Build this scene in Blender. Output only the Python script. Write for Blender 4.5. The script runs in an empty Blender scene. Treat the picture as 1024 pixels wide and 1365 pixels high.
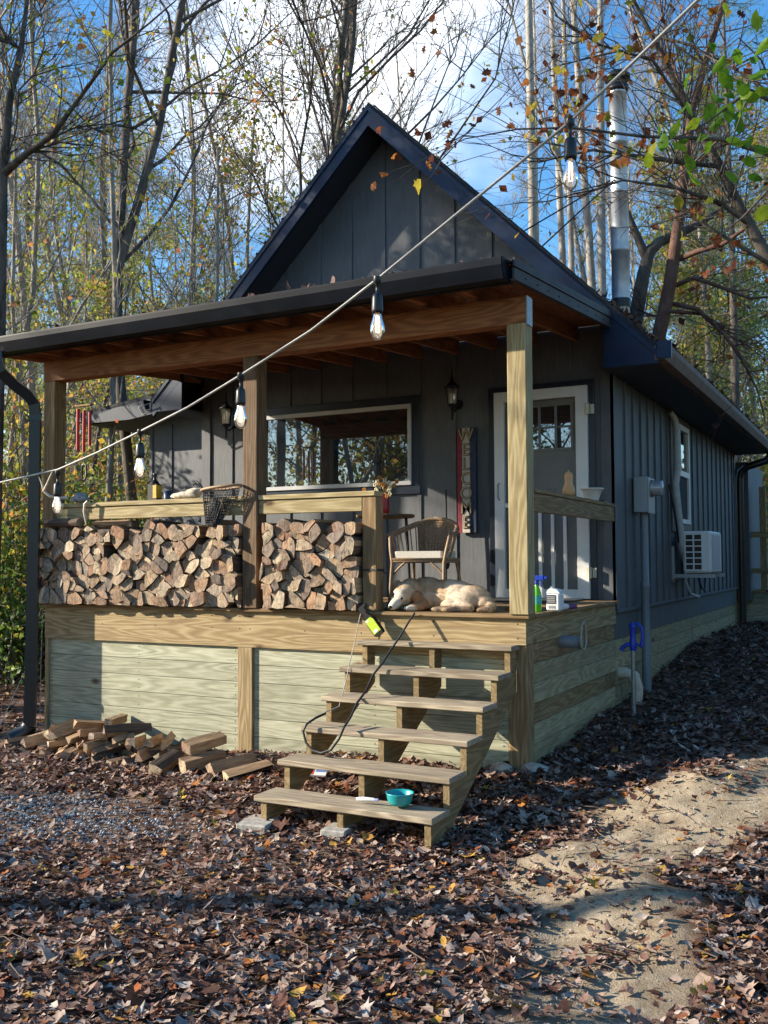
import bpy, math, random
import numpy as np
from mathutils import Vector, Matrix, noise
random.seed(7)
R = random.Random(11)
PI = math.pi
scene = bpy.context.scene
COL = scene.collection

# ------------------------------------------------------------------ camera
CF, CX, CY, CZ = 1282.788, 2.24409, -6.36462, 0.40897
YAW, PIT, ROL = -0.485203, 0.049538, -0.004279
_F = Vector((math.sin(YAW)*math.cos(PIT), math.cos(YAW)*math.cos(PIT), math.sin(PIT)))
_R = Vector((math.cos(YAW), -math.sin(YAW), 0)); _U = _R.cross(_F)
_R2 = _R*math.cos(ROL)+_U*math.sin(ROL); _U2 = -_R*math.sin(ROL)+_U*math.cos(ROL)
CAM = Vector((CX, CY, CZ))
def dep(px, py, d):
    """surveyed point: seen at px,py of the photograph, d metres away"""
    return CAM + (_F + _R2*((px-512)/CF) - _U2*((py-682.5)/CF))*d
def aty(px, py, y):
    r = _F + _R2*((px-512)/CF) - _U2*((py-682.5)/CF)
    return CAM + r*((y-CY)/r.y)
cd = bpy.data.cameras.new('camera'); co = bpy.data.objects.new('camera', cd); COL.objects.link(co)
m = Matrix((( _R2.x,_U2.x,-_F.x,CX),(_R2.y,_U2.y,-_F.y,CY),(_R2.z,_U2.z,-_F.z,CZ),(0,0,0,1)))
co.matrix_world = m
cd.sensor_fit = 'HORIZONTAL'; cd.sensor_width = 36; cd.lens = CF/1024*36
cd.clip_start = .05; cd.clip_end = 500
scene.camera = co

# ------------------------------------------------------------------ light
SUN = Vector((2.15, 1.0, -0.90)).normalized()      # direction the light travels
elev = math.asin(-SUN.z)
w = bpy.data.worlds.new('World'); scene.world = w; w.use_nodes = True
nt = w.node_tree; nt.nodes.clear()
N = nt.nodes.new
out = N('ShaderNodeOutputWorld'); bg = N('ShaderNodeBackground'); sky = N('ShaderNodeTexSky')
sky.sky_type = 'NISHITA'; sky.sun_disc = False; sky.sun_elevation = elev
sky.sun_rotation = math.atan2(-SUN.x, -SUN.y)
sky.air_density = 1.0; sky.dust_density = .4; sky.ozone_density = 2.0
tc = N('ShaderNodeTexCoord'); 
nz = N('ShaderNodeTexNoise'); nz.inputs['Scale'].default_value = 2.6; nz.inputs['Detail'].default_value = 5; nz.inputs['Roughness'].default_value = .45
nz.inputs['Distortion'].default_value = .6
mpn = N('ShaderNodeMapping'); mpn.inputs['Scale'].default_value = (1,1,1.8)
nt.links.new(tc.outputs['Generated'], mpn.inputs['Vector']); nt.links.new(mpn.outputs[0], nz.inputs['Vector'])
# cloud bank centred above and a little left of the gable
cdir = (dep(440, 60, 1)-CAM).normalized()
dt = N('ShaderNodeVectorMath'); dt.operation = 'DOT_PRODUCT'; dt.inputs[1].default_value = cdir
nt.links.new(tc.outputs['Generated'], dt.inputs[0])
mr = N('ShaderNodeMapRange'); mr.inputs['From Min'].default_value = .955; mr.inputs['From Max'].default_value = .998
mr.inputs['To Min'].default_value = -.34; mr.inputs['To Max'].default_value = .19
nt.links.new(dt.outputs['Value'], mr.inputs['Value'])
ad = N('ShaderNodeMath'); ad.operation = 'ADD'; nt.links.new(nz.outputs[0], ad.inputs[0]); nt.links.new(mr.outputs[0], ad.inputs[1])
cr = N('ShaderNodeMapRange'); cr.interpolation_type='SMOOTHSTEP'; cr.inputs['From Min'].default_value = .42; cr.inputs['From Max'].default_value = .80
nt.links.new(ad.outputs[0], cr.inputs['Value'])
mx = N('ShaderNodeMix'); mx.data_type = 'RGBA'; nt.links.new(cr.outputs[0], mx.inputs['Factor'])
hs = N('ShaderNodeHueSaturation'); hs.inputs['Saturation'].default_value = 1.32; hs.inputs['Value'].default_value = .92
nt.links.new(sky.outputs[0], hs.inputs['Color'])
nt.links.new(hs.outputs[0], mx.inputs[6]); mx.inputs[7].default_value = (6.0, 6.3, 6.7, 1)
nt.links.new(mx.outputs[2], bg.inputs['Color']); bg.inputs['Strength'].default_value = .15
nt.links.new(bg.outputs[0], out.inputs['Surface'])
sl = bpy.data.lights.new('sun', 'SUN'); sl.energy = 4.9; sl.angle = math.radians(.55); sl.color = (1, .89, .73)
so = bpy.data.objects.new('sun', sl); COL.objects.link(so); so.location = (-20, -10, 15)
so.rotation_euler = SUN.to_track_quat('-Z', 'Y').to_euler()
vs = scene.view_settings; vs.view_transform = 'Standard'; vs.look = 'None'; vs.gamma = 1; vs.exposure = 1.18; vs.use_curve_mapping = False
scene.render.engine = 'CYCLES'
scene.cycles.max_bounces = 6; scene.cycles.diffuse_bounces = 3; scene.cycles.glossy_bounces = 3; scene.cycles.transmission_bounces = 5; scene.cycles.transparent_max_bounces = 8
scene.cycles.caustics_reflective = False; scene.cycles.caustics_refractive = False

# ------------------------------------------------------------------ objects and tags
def tag(o, label=None, cat=None, group=None, kind=None):
    if label: o['label'] = label
    if cat: o['category'] = cat
    if group: o['group'] = group
    if kind: o['kind'] = kind
    return o
def empty(name, loc, label, cat, group=None, rz=0):
    o = bpy.data.objects.new(name, None); COL.objects.link(o); o.location = loc; o.rotation_euler.z = rz
    o.empty_display_size = .1
    return tag(o, label, cat, group)
def copy_tree(o, parent=None):
    c = o.copy(); COL.objects.link(c); c.parent = parent
    if parent is not None: c.matrix_parent_inverse = o.matrix_parent_inverse.copy()
    for ch in [x for x in o.children]: copy_tree(ch, c)
    return c

class MB:
    """collects shapes, then links them as one mesh object; rnd = a random number for every board"""
    def __init__(s): s.v=[]; s.f=[]; s.m=[]; s.r=[]; s.sm=[]
    def add(s, vs, fs, mi=0, rnd=None, smooth=False):
        b=len(s.v); s.v += [tuple(p) for p in vs]
        if rnd is None: rnd=R.random()
        for f in fs:
            s.f.append(tuple(b+i for i in f)); s.m.append(mi); s.r.append(rnd); s.sm.append(smooth)
    def box(s, x0,x1,y0,y1,z0,z1, mi=0, rnd=None, M=None):
        vs=[(x0,y0,z0),(x1,y0,z0),(x1,y1,z0),(x0,y1,z0),(x0,y0,z1),(x1,y0,z1),(x1,y1,z1),(x0,y1,z1)]
        if M is not None: vs=[M@Vector(p) for p in vs]
        s.add(vs,[(0,3,2,1),(4,5,6,7),(0,1,5,4),(1,2,6,5),(2,3,7,6),(3,0,4,7)],mi,rnd)
    def prism(s, poly, axis, a, b, mi=0, rnd=None, cap=None, smooth=False):
        n=len(poly)
        def P(u,v,w):
            return {'X':(w,u,v),'Y':(u,w,v),'Z':(u,v,w)}[axis]
        vs=[P(u,v,a) for u,v in poly]+[P(u,v,b) for u,v in poly]
        if rnd is None: rnd=R.random()
        s.add(vs,[(i,(i+1)%n,n+(i+1)%n,n+i) for i in range(n)],mi,rnd,smooth)
        s.add(vs,[tuple(range(n-1,-1,-1)),tuple(range(n,2*n))],mi if cap is None else cap,rnd)
    def tube(s, pts, rad, n=6, mi=0, rnd=None, cap=True, smooth=True, flat=1.0):
        pts=[Vector(p) for p in pts]
        if not hasattr(rad,'__len__'): rad=[rad]*len(pts)
        vs=[]; fs=[]; up=None
        for i,p in enumerate(pts):
            t=(pts[min(i+1,len(pts)-1)]-pts[max(i-1,0)])
            t = t.normalized() if t.length>1e-9 else Vector((0,0,1))
            if up is None:
                up = Vector((0,0,1)) if abs(t.z)<.9 else Vector((1,0,0))
            a=(up-t*up.dot(t))
            a = a.normalized() if a.length>1e-6 else t.orthogonal().normalized()
            b=t.cross(a); up=a
            for k in range(n):
                an=2*PI*k/n
                vs.append(p+(a*math.cos(an)+b*math.sin(an)*flat)*rad[i])
        for i in range(len(pts)-1):
            for k in range(n):
                k2=(k+1)%n; fs.append((i*n+k,i*n+k2,(i+1)*n+k2,(i+1)*n+k))
        if rnd is None: rnd=R.random()
        s.add(vs,fs,mi,rnd,smooth)
        if cap and n>2:
            s.add(vs[:n],[tuple(range(n-1,-1,-1))],mi,rnd); s.add(vs[-n:],[tuple(range(n))],mi,rnd)
    def lathe(s, prof, c=(0,0,0), n=20, mi=0, rnd=None, axis='Z', smooth=True):
        vs=[]; fs=[]
        for r,h in prof:
            for k in range(n):
                a=2*PI*k/n; u,v=r*math.cos(a),r*math.sin(a)
                p={'Z':(u,v,h),'X':(h,u,v),'Y':(v,h,u)}[axis]
                vs.append((c[0]+p[0],c[1]+p[1],c[2]+p[2]))
        for i in range(len(prof)-1):
            for k in range(n):
                k2=(k+1)%n; fs.append((i*n+k,i*n+k2,(i+1)*n+k2,(i+1)*n+k))
        s.add(vs,fs,mi,rnd,smooth)
        if prof[0][0]>1e-4: s.add(vs[:n],[tuple(range(n-1,-1,-1))],mi,rnd)
        if prof[-1][0]>1e-4: s.add(vs[-n:],[tuple(range(n))],mi,rnd)
    def ell(s, c, r, n=12, mi=0, rnd=None, M=None):
        vs=[]; fs=[]; k=n//2
        for i in range(k+1):
            th=PI*i/k
            for j in range(n):
                ph=2*PI*j/n
                p=Vector((r[0]*math.sin(th)*math.cos(ph),r[1]*math.sin(th)*math.sin(ph),r[2]*math.cos(th)))
                if M is not None: p=M@p
                vs.append(p+Vector(c))
        for i in range(k):
            for j in range(n):
                j2=(j+1)%n; fs.append((i*n+j,(i+1)*n+j,(i+1)*n+j2,i*n+j2))
        s.add(vs,fs,mi,rnd,True)
    def build(s, name, mats, parent=None, bev=0, loc=None, label=None, cat=None, group=None, kind=None):
        me=bpy.data.meshes.new(name); me.from_pydata(s.v,[],s.f)
        if not isinstance(mats,(list,tuple)): mats=[mats]
        for mt in mats: me.materials.append(mt)
        me.polygons.foreach_set('material_index',s.m)
        me.polygons.foreach_set('use_smooth',s.sm)
        at=me.attributes.new('rnd','FLOAT','FACE'); at.data.foreach_set('value',s.r)
        me.update()
        o=bpy.data.objects.new(name,me); COL.objects.link(o)
        if parent is not None: o.parent=parent
        if loc is not None: o.location=loc
        if bev:
            b=o.modifiers.new('bevel','BEVEL'); b.width=bev; b.segments=1; b.limit_method='ANGLE'; b.angle_limit=math.radians(40)
        return tag(o,label,cat,group,kind)

# ------------------------------------------------------------------ materials
def newmat(name):
    mt=bpy.data.materials.new(name); mt.use_nodes=True
    n=mt.node_tree; b=n.nodes['Principled BSDF']
    return mt,n,b
def nd(n,t,**k):
    x=n.nodes.new(t)
    for a,v in k.items(): setattr(x,a,v)
    return x
def ramp(n,stops,interp='LINEAR'):
    r=n.nodes.new('ShaderNodeValToRGB'); e=r.color_ramp.elements; r.color_ramp.interpolation=interp
    while len(e)<len(stops): e.new(.5)
    for el,(p,c) in zip(e,stops): el.position=p; el.color=(*c,1)
    return r
def mixc(n,a,b,fac,mode='MIX'):
    x=n.nodes.new('ShaderNodeMix'); x.data_type='RGBA'; x.blend_type=mode
    for sock,val in ((x.inputs['Factor'],fac),(x.inputs[6],a),(x.inputs[7],b)):
        if isinstance(val,bpy.types.NodeSocket): n.links.new(val,sock)
        elif isinstance(val,(int,float)): sock.default_value=val
        else: sock.default_value=(*val,1)
    return x.outputs[2]
def bump(n,b,h,strength=.3,dist=.01):
    x=n.nodes.new('ShaderNodeBump'); x.inputs['Strength'].default_value=strength; x.inputs['Distance'].default_value=dist
    n.links.new(h,x.inputs['Height']); n.links.new(x.outputs[0],b.inputs['Normal'])
def flat(name,c,rough=.5,metal=0,nscale=40,var=.12,bmp=0,spec=None,dirt=0):
    mt,n,b=newmat(name)
    t=nd(n,'ShaderNodeTexCoord'); z=nd(n,'ShaderNodeTexNoise'); z.inputs['Scale'].default_value=nscale; z.inputs['Detail'].default_value=5
    n.links.new(t.outputs['Object'],z.inputs['Vector'])
    r=ramp(n,[(.3,[x*(1-var) for x in c]),(.7,[min(1,x*(1+var)) for x in c])]); n.links.new(z.outputs[0],r.inputs[0])
    colr=r.outputs[0]
    if dirt:
        z2=nd(n,'ShaderNodeTexNoise'); z2.inputs['Scale'].default_value=3; z2.inputs['Detail'].default_value=8; z2.inputs['Roughness'].default_value=.7
        n.links.new(t.outputs['Object'],z2.inputs['Vector'])
        rr=ramp(n,[(.5,(0,0,0)),(.75,(1,1,1))]); n.links.new(z2.outputs[0],rr.inputs[0])
        ml=nd(n,'ShaderNodeMath',operation='MULTIPLY'); n.links.new(rr.outputs[0],ml.inputs[0]); ml.inputs[1].default_value=dirt
        colr=mixc(n,colr,(.16,.12,.09),ml.outputs[0])
    n.links.new(colr,b.inputs['Base Color'])
    b.inputs['Roughness'].default_value=rough; b.inputs['Metallic'].default_value=metal
    if spec is not None: b.inputs['Specular IOR Level'].default_value=spec
    if bmp: bump(n,b,z.outputs[0],bmp,.004)
    return mt
_wc={}
def wood(name,c1,c2,axis,knots=True,rough=.75,scale=1.0,dark=(.09,.05,.025),rv=.22,dirt=.25):
    """plain-sawn board: stretched noise grain bent round knots; each board differs through rnd"""
    k=(name,axis)
    if k in _wc: return _wc[k]
    mt,n,b=newmat(name+'_'+axis)
    t=nd(n,'ShaderNodeTexCoord'); a=nd(n,'ShaderNodeAttribute',attribute_name='rnd')
    sc=nd(n,'ShaderNodeVectorMath',operation='SCALE'); sc.inputs[0].default_value=(13.7,9.1,21.3)
    n.links.new(a.outputs['Fac'],sc.inputs['Scale'])
    ad=nd(n,'ShaderNodeVectorMath',operation='ADD'); n.links.new(t.outputs['Object'],ad.inputs[0]); n.links.new(sc.outputs[0],ad.inputs[1])
    st={'X':(.09,1,1),'Y':(1,.09,1),'Z':(1,1,.09)}[axis]
    mp=nd(n,'ShaderNodeMapping'); mp.inputs['Scale'].default_value=[q*scale for q in st]; n.links.new(ad.outputs[0],mp.inputs['Vector'])
    z1=nd(n,'ShaderNodeTexNoise'); z1.inputs['Scale'].default_value=7; z1.inputs['Detail'].default_value=2; z1.inputs['Roughness'].default_value=.4
    n.links.new(mp.outputs[0],z1.inputs['Vector'])
    mu=nd(n,'ShaderNodeMath',operation='MULTIPLY'); mu.inputs[1].default_value=14; n.links.new(z1.outputs[0],mu.inputs[0])
    fr=nd(n,'ShaderNodeMath',operation='PINGPONG'); fr.inputs[1].default_value=.5; n.links.new(mu.outputs[0],fr.inputs[0])
    r=ramp(n,[(.0,[x*.9 for x in c2]),(.16,c2),(.42,c1),(.9,[x*1.08 for x in c1])]); n.links.new(fr.outputs[0],r.inputs[0])
    z2=nd(n,'ShaderNodeTexNoise'); z2.inputs['Scale'].default_value=90; z2.inputs['Detail'].default_value=4; n.links.new(mp.outputs[0],z2.inputs['Vector'])
    r2=ramp(n,[(.3,(.74,.74,.74)),(.62,(1,1,1))]); n.links.new(z2.outputs[0],r2.inputs[0])
    col=mixc(n,r.outputs[0],r2.outputs[0],1.0,'MULTIPLY')
    if knots:
        mk=nd(n,'ShaderNodeMapping'); mk.inputs['Scale'].default_value=[{.09:.5,1:1}[q] for q in st]; n.links.new(ad.outputs[0],mk.inputs['Vector'])
        vo=nd(n,'ShaderNodeTexVoronoi'); vo.inputs['Scale'].default_value=3.4; n.links.new(mk.outputs[0],vo.inputs['Vector'])
        rk=ramp(n,[(.05,(1,1,1)),(.085,(.45,.45,.45)),(.13,(0,0,0))]); n.links.new(vo.outputs['Distance'],rk.inputs[0])
        col=mixc(n,col,dark,rk.outputs[0])
    # board to board tone
    mr_=nd(n,'ShaderNodeMapRange'); mr_.inputs['To Min'].default_value=1-rv; mr_.inputs['To Max'].default_value=1+rv*.6; n.links.new(a.outputs['Fac'],mr_.inputs['Value'])
    hv=nd(n,'ShaderNodeHueSaturation'); n.links.new(mr_.outputs[0],hv.inputs['Value']); n.links.new(col,hv.inputs['Color'])
    z3=nd(n,'ShaderNodeTexNoise'); z3.inputs['Scale'].default_value=2.3; z3.inputs['Detail'].default_value=7; z3.inputs['Roughness'].default_value=.65; n.links.new(ad.outputs[0],z3.inputs['Vector'])
    r3=ramp(n,[(.45,(0,0,0)),(.8,(dirt,)*3)]); n.links.new(z3.outputs[0],r3.inputs[0])
    col=mixc(n,hv.outputs[0],(.2,.15,.1),r3.outputs[0])
    n.links.new(col,b.inputs['Base Color']); b.inputs['Roughness'].default_value=rough; b.inputs['Specular IOR Level'].default_value=.25
    sm=nd(n,'ShaderNodeMath',operation='ADD'); n.links.new(z2.outputs[0],sm.inputs[0]); n.links.new(fr.outputs[0],sm.inputs[1])
    bump(n,b,sm.outputs[0],.25,.003)
    _wc[k]=mt
    return mt
def W_yel(ax): return wood('treated_pine',(.45,.345,.185),(.33,.23,.11),ax)
def W_grn(ax): return wood('green_treated_pine',(.455,.45,.33),(.355,.355,.245),ax,dirt=.15)
def W_olv(ax): return wood('olive_treated_pine',(.46,.39,.235),(.36,.295,.165),ax,dirt=.3)
def W_grey(ax): return wood('weathered_tread',(.44,.365,.26),(.29,.235,.165),ax,dirt=.5)
def W_post(ax): return wood('post_pine',(.47,.385,.21),(.35,.27,.13),ax,rv=.1)
def W_brn(ax): return wood('weathered_post',(.20,.125,.07),(.13,.08,.042),ax,dirt=.5)
def W_beam(ax): return wood('stained_beam',(.40,.165,.065),(.28,.105,.04),ax,rv=.12)
def W_red(ax): return wood('stained_rafter',(.36,.15,.07),(.25,.095,.04),ax,knots=False)
def W_tan(ax): return wood('brown_board',(.34,.23,.115),(.24,.15,.07),ax)
M={}
def siding():
    mt,n,b=newmat('grey_siding_paint')
    t=nd(n,'ShaderNodeTexCoord'); mp=nd(n,'ShaderNodeMapping'); mp.inputs['Scale'].default_value=(1,1,.12); n.links.new(t.outputs['Object'],mp.inputs['Vector'])
    z=nd(n,'ShaderNodeTexNoise'); z.inputs['Scale'].default_value=55; z.inputs['Detail'].default_value=6; n.links.new(mp.outputs[0],z.inputs['Vector'])
    z2=nd(n,'ShaderNodeTexNoise'); z2.inputs['Scale'].default_value=1.6; z2.inputs['Detail'].default_value=8; z2.inputs['Roughness'].default_value=.7; n.links.new(t.outputs['Object'],z2.inputs['Vector'])
    r=ramp(n,[(.25,(.082,.090,.101)),(.75,(.118,.128,.142))]); n.links.new(z.outputs[0],r.inputs[0])
    r2=ramp(n,[(.35,(.82,.82,.82)),(.65,(1.08,1.06,1.04))]); n.links.new(z2.outputs[0],r2.inputs[0])
    c=mixc(n,r.outputs[0],r2.outputs[0],1.0,'MULTIPLY'); n.links.new(c,b.inputs['Base Color'])
    b.inputs['Roughness'].default_value=.62; bump(n,b,z.outputs[0],.35,.004)
    return mt
M['siding']=siding()
M['trim']=flat('navy_trim_paint',(.012,.02,.038),.35,var=.15,nscale=12)
M['rake']=flat('blue_rake_paint',(.010,.024,.06),.42,var=.25,nscale=5,dirt=.10,spec=.3)
M['gutter']=flat('black_gutter_metal',(.005,.008,.014),.5,nscale=6,var=.25,dirt=.04,spec=.12)
M['brown_gutter']=flat('brown_grey_gutter',(.19,.14,.115),.65,nscale=5,var=.15,dirt=.3,spec=.15)
M['soffit']=flat('dark_soffit',(.035,.04,.05),.7)
M['white']=flat('white_paint',(.72,.72,.7),.4,var=.04,nscale=8,dirt=.08)
M['vinyl']=flat('grey_white_vinyl',(.5,.51,.52),.4,var=.04,nscale=8)
M['door']=flat('grey_door_paint',(.15,.15,.145),.45,var=.06,nscale=8)
M['shingle']=flat('dark_shingle',(.03,.03,.035),.9,nscale=60,var=.5,bmp=.6)
M['steel']=None
M['black']=flat('black_plastic',(.012,.012,.014),.4,var=.2)
M['iron']=flat('black_iron',(.01,.01,.012),.45,metal=.3,var=.2)
M['concrete']=flat('concrete',(.34,.32,.28),.9,nscale=35,var=.3,bmp=.6)
M['grey_pvc']=flat('grey_pvc',(.17,.19,.21),.45,var=.08,dirt=.2)
M['lgrey']=flat('light_grey_steel',(.33,.35,.36),.45,metal=.2,var=.08,dirt=.2)
M['cream_pvc']=flat('cream_pvc',(.55,.47,.36),.45,dirt=.35)
M['blue_paint']=flat('blue_hydrant_paint',(.01,.045,.42),.35,var=.15)
M['galv']=flat('galvanised_pipe',(.3,.31,.31),.4,metal=.6,var=.2,dirt=.2)
M['teal']=flat('teal_bowl',(.012,.30,.32),.35,var=.05)
M['red']=flat('red_enamel',(.4,.012,.015),.35)
M['bone']=flat('antler_bone',(.62,.54,.42),.55,var=.2,nscale=25,bmp=.3)
M['cushion']=flat('cream_cushion',(.66,.62,.54),.9,nscale=90,var=.1,bmp=.4,dirt=.1)
M['cord']=flat('grey_cord',(.36,.36,.34),.5)
M['blackcord']=flat('black_leash',(.012,.012,.013),.6)
M['sq']=flat('butternut_skin',(.62,.33,.14),.5,nscale=20,var=.1)
M['stone']=flat('pale_stone',(.42,.37,.30),.9,nscale=14,var=.35,bmp=.9)
M['wick']=flat('rattan',(.30,.19,.105),.55,nscale=60,var=.3,bmp=.4)
M['pipe_blk']=flat('black_drain_pipe',(.012,.016,.02),.3,var=.2)
def glass(name,tint=(.02,.025,.03),rough=.01):
    mt,n,b=newmat(name)
    b.inputs['Base Color'].default_value=(*tint,1); b.inputs['Roughness'].default_value=rough
    b.inputs['Specular IOR Level'].default_value=1.0; b.inputs['IOR'].default_value=2.0
    t=nd(n,'ShaderNodeTexCoord'); z=nd(n,'ShaderNodeTexNoise'); z.inputs['Scale'].default_value=2.2; z.inputs['Detail'].default_value=1
    n.links.new(t.outputs['Object'],z.inputs['Vector']); bump(n,b,z.outputs[0],.05,.02)
    return mt
M['glass']=glass('window_glass')
def clear(name,c=(1,1,1)):
    mt,n,b=newmat(name); b.inputs['Base Color'].default_value=(*c,1); b.inputs['Transmission Weight'].default_value=1; b.inputs['Roughness'].default_value=.0; b.inputs['IOR'].default_value=1.3
    return mt
mt,n,b=newmat('bulb_glass'); gl_=nd(n,'ShaderNodeBsdfGlossy'); gl_.inputs['Roughness'].default_value=.05; tp_=nd(n,'ShaderNodeBsdfTransparent'); df_=nd(n,'ShaderNodeBsdfTranslucent'); df_.inputs['Color'].default_value=(1,.95,.86,1)
m1=nd(n,'ShaderNodeMixShader'); m1.inputs[0].default_value=.30; n.links.new(tp_.outputs[0],m1.inputs[1]); n.links.new(df_.outputs[0],m1.inputs[2])
fr_=nd(n,'ShaderNodeFresnel'); fr_.inputs['IOR'].default_value=1.5; m2=nd(n,'ShaderNodeMixShader'); n.links.new(fr_.outputs[0],m2.inputs[0]); n.links.new(m1.outputs[0],m2.inputs[1]); n.links.new(gl_.outputs[0],m2.inputs[2]); n.links.new(m2.outputs[0],n.nodes['Material Output'].inputs['Surface']); M['bulb']=mt
mt,n,b=newmat('bulb_filament'); b.inputs['Base Color'].default_value=(.9,.6,.25,1); b.inputs['Emission Color'].default_value=(1,.72,.4,1); b.inputs['Emission Strength'].default_value=5; M['fil']=mt
mt,n,b=newmat('galvanised_flue'); 
t=nd(n,'ShaderNodeTexCoord'); z=nd(n,'ShaderNodeTexNoise'); z.inputs['Scale'].default_value=9; n.links.new(t.outputs['Object'],z.inputs['Vector'])
r=ramp(n,[(.3,(.42,.46,.52)),(.7,(.6,.63,.67))]); n.links.new(z.outputs[0],r.inputs[0]); n.links.new(r.outputs[0],b.inputs['Base Color'])
b.inputs['Metallic'].default_value=.65; b.inputs['Roughness'].default_value=.45; M['steel']=mt
# ------------------------------------------------------------------ ground
def S(t): t=max(0,min(1,t)); return t*t*(3-2*t)
PATH=[(1.95,.9),(1.45,-.1),(1.0,-.95),(.95,-1.7),(1.15,-2.4),(1.35,-3.2),(1.5,-4.5)]
PATH2=[(1.6,-.75),(1.35,-.9),(1.1,-1.1)]
def pdist(x,y,P):
    d=1e9
    for (ax,ay),(bx,by) in zip(P,P[1:]):
        ux,uy=bx-ax,by-ay; t=max(0,min(1,((x-ax)*ux+(y-ay)*uy)/(ux*ux+uy*uy)))
        d=min(d,math.hypot(x-ax-ux*t,y-ay-uy*t))
    return d
def sand(x,y):
    if x<-.4 or x>4 or y>2.5 or y<-6: return 0
    n1=noise.noise(Vector((x*1.7,y*1.7,3.1)))*.30+noise.noise(Vector((x*5,y*5,1.1)))*.13
    d=pdist(x,y,PATH)+n1
    wd=.31 if y>-1.9 else .18
    return 1-S((d-wd)/.22)
def gh(x,y):
    rise = .19*S((y+1.7)/1.9)+.12*S(y/2.6)+.26*S((y-2.4)/4.2)
    k = .35+.65*S((x+3.2)/2.6)
    h = -1.235 + rise*k
    h += .13*S((x-.35)/1.1)*S((y+3.2)/2)*(.6+.4*S((y+2)/2))
    h += .10*max(0,y-11) + (.06*max(0,-x-9) if x<-9 else 0) + .05*max(0,x-6)
    h += .035*noise.noise(Vector((x*.9,y*.9,0)))+.014*noise.noise(Vector((x*3.3,y*3.3,5)))
    if x>-.2 and y<2:                                   # humps of bare soil
        s=sand(x,y)
        h += s*(.02*math.sin(y*4.1+x*2.0)+.05*noise.noise(Vector((x*1.3,y*1.3,4)))+.02*noise.noise(Vector((x*7,y*7,2)))+.03*noise.noise(Vector((x*2.4,y*2.4,9))))
    return h
def grid_axis(lo,hi,flo,fhi,fs):
    a=[]; v=lo
    while v<flo: a.append(v); v+=max(fs,(flo-v)*.22)
    v=flo
    while v<fhi: a.append(v); v+=fs
    while v<hi: a.append(v); v+=max(fs,(v-fhi)*.22)
    a.append(hi); return a
xs=grid_axis(-130,130,-5.5,2.8,.055); ys=grid_axis(-90,170,-5.2,3.0,.055)
mb_v=[]; sandv=[]
for y in ys:
    for x in xs:
        mb_v.append((x,y,gh(x,y))); sandv.append(sand(x,y))
nx=len(xs); fs=[(j*nx+i,j*nx+i+1,(j+1)*nx+i+1,(j+1)*nx+i) for j in range(len(ys)-1) for i in range(nx-1)]
me=bpy.data.meshes.new('ground'); me.from_pydata(mb_v,[],fs); me.polygons.foreach_set('use_smooth',[True]*len(fs))
at_=me.attributes.new('sand','FLOAT','POINT'); at_.data.foreach_set('value',sandv)
mt,n,b=newmat('forest_floor')
t=nd(n,'ShaderNodeTexCoord'); a=nd(n,'ShaderNodeAttribute',attribute_name='sand')
z=nd(n,'ShaderNodeTexNoise'); z.inputs['Scale'].default_value=7; z.inputs['Detail'].default_value=10; z.inputs['Roughness'].default_value=.7; n.links.new(t.outputs['Object'],z.inputs['Vector'])
z2=nd(n,'ShaderNodeTexVoronoi'); z2.inputs['Scale'].default_value=16; n.links.new(t.outputs['Object'],z2.inputs['Vector'])
lf=ramp(n,[(0,(.035,.02,.014)),(.35,(.09,.05,.035)),(.55,(.15,.09,.06)),(.75,(.21,.15,.115)),(1,(.10,.045,.025))]); n.links.new(z2.outputs['Color'],lf.inputs[0])
sd=ramp(n,[(.25,(.15,.11,.075)),(.45,(.28,.225,.155)),(.6,(.38,.315,.225)),(.78,(.48,.41,.30))]); n.links.new(z.outputs[0],sd.inputs[0])
z4=nd(n,'ShaderNodeTexNoise'); z4.inputs['Scale'].default_value=120; z4.inputs['Detail'].default_value=3; n.links.new(t.outputs['Object'],z4.inputs['Vector'])
g=ramp(n,[(.3,(.85,.85,.85)),(.65,(1.06,1.06,1.06))]); n.links.new(z4.outputs[0],g.inputs[0])
sdc=mixc(n,sd.outputs[0],g.outputs[0],1.0,'MULTIPLY')
c=mixc(n,lf.outputs[0],sdc,a.outputs['Fac']); n.links.new(c,b.inputs['Base Color']); b.inputs['Roughness'].default_value=.95; b.inputs['Specular IOR Level'].default_value=.1
sm=nd(n,'ShaderNodeMath',operation='ADD'); n.links.new(z.outputs[0],sm.inputs[0]); 
m2=nd(n,'ShaderNodeMath',operation='MULTIPLY'); m2.inputs[1].default_value=.35; n.links.new(z4.outputs[0],m2.inputs[0]); n.links.new(m2.outputs[0],sm.inputs[1])
bump(n,b,sm.outputs[0],.55,.03)
me.materials.append(mt)
go=bpy.data.objects.new('ground',me); COL.objects.link(go); go['kind']='structure'

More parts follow.
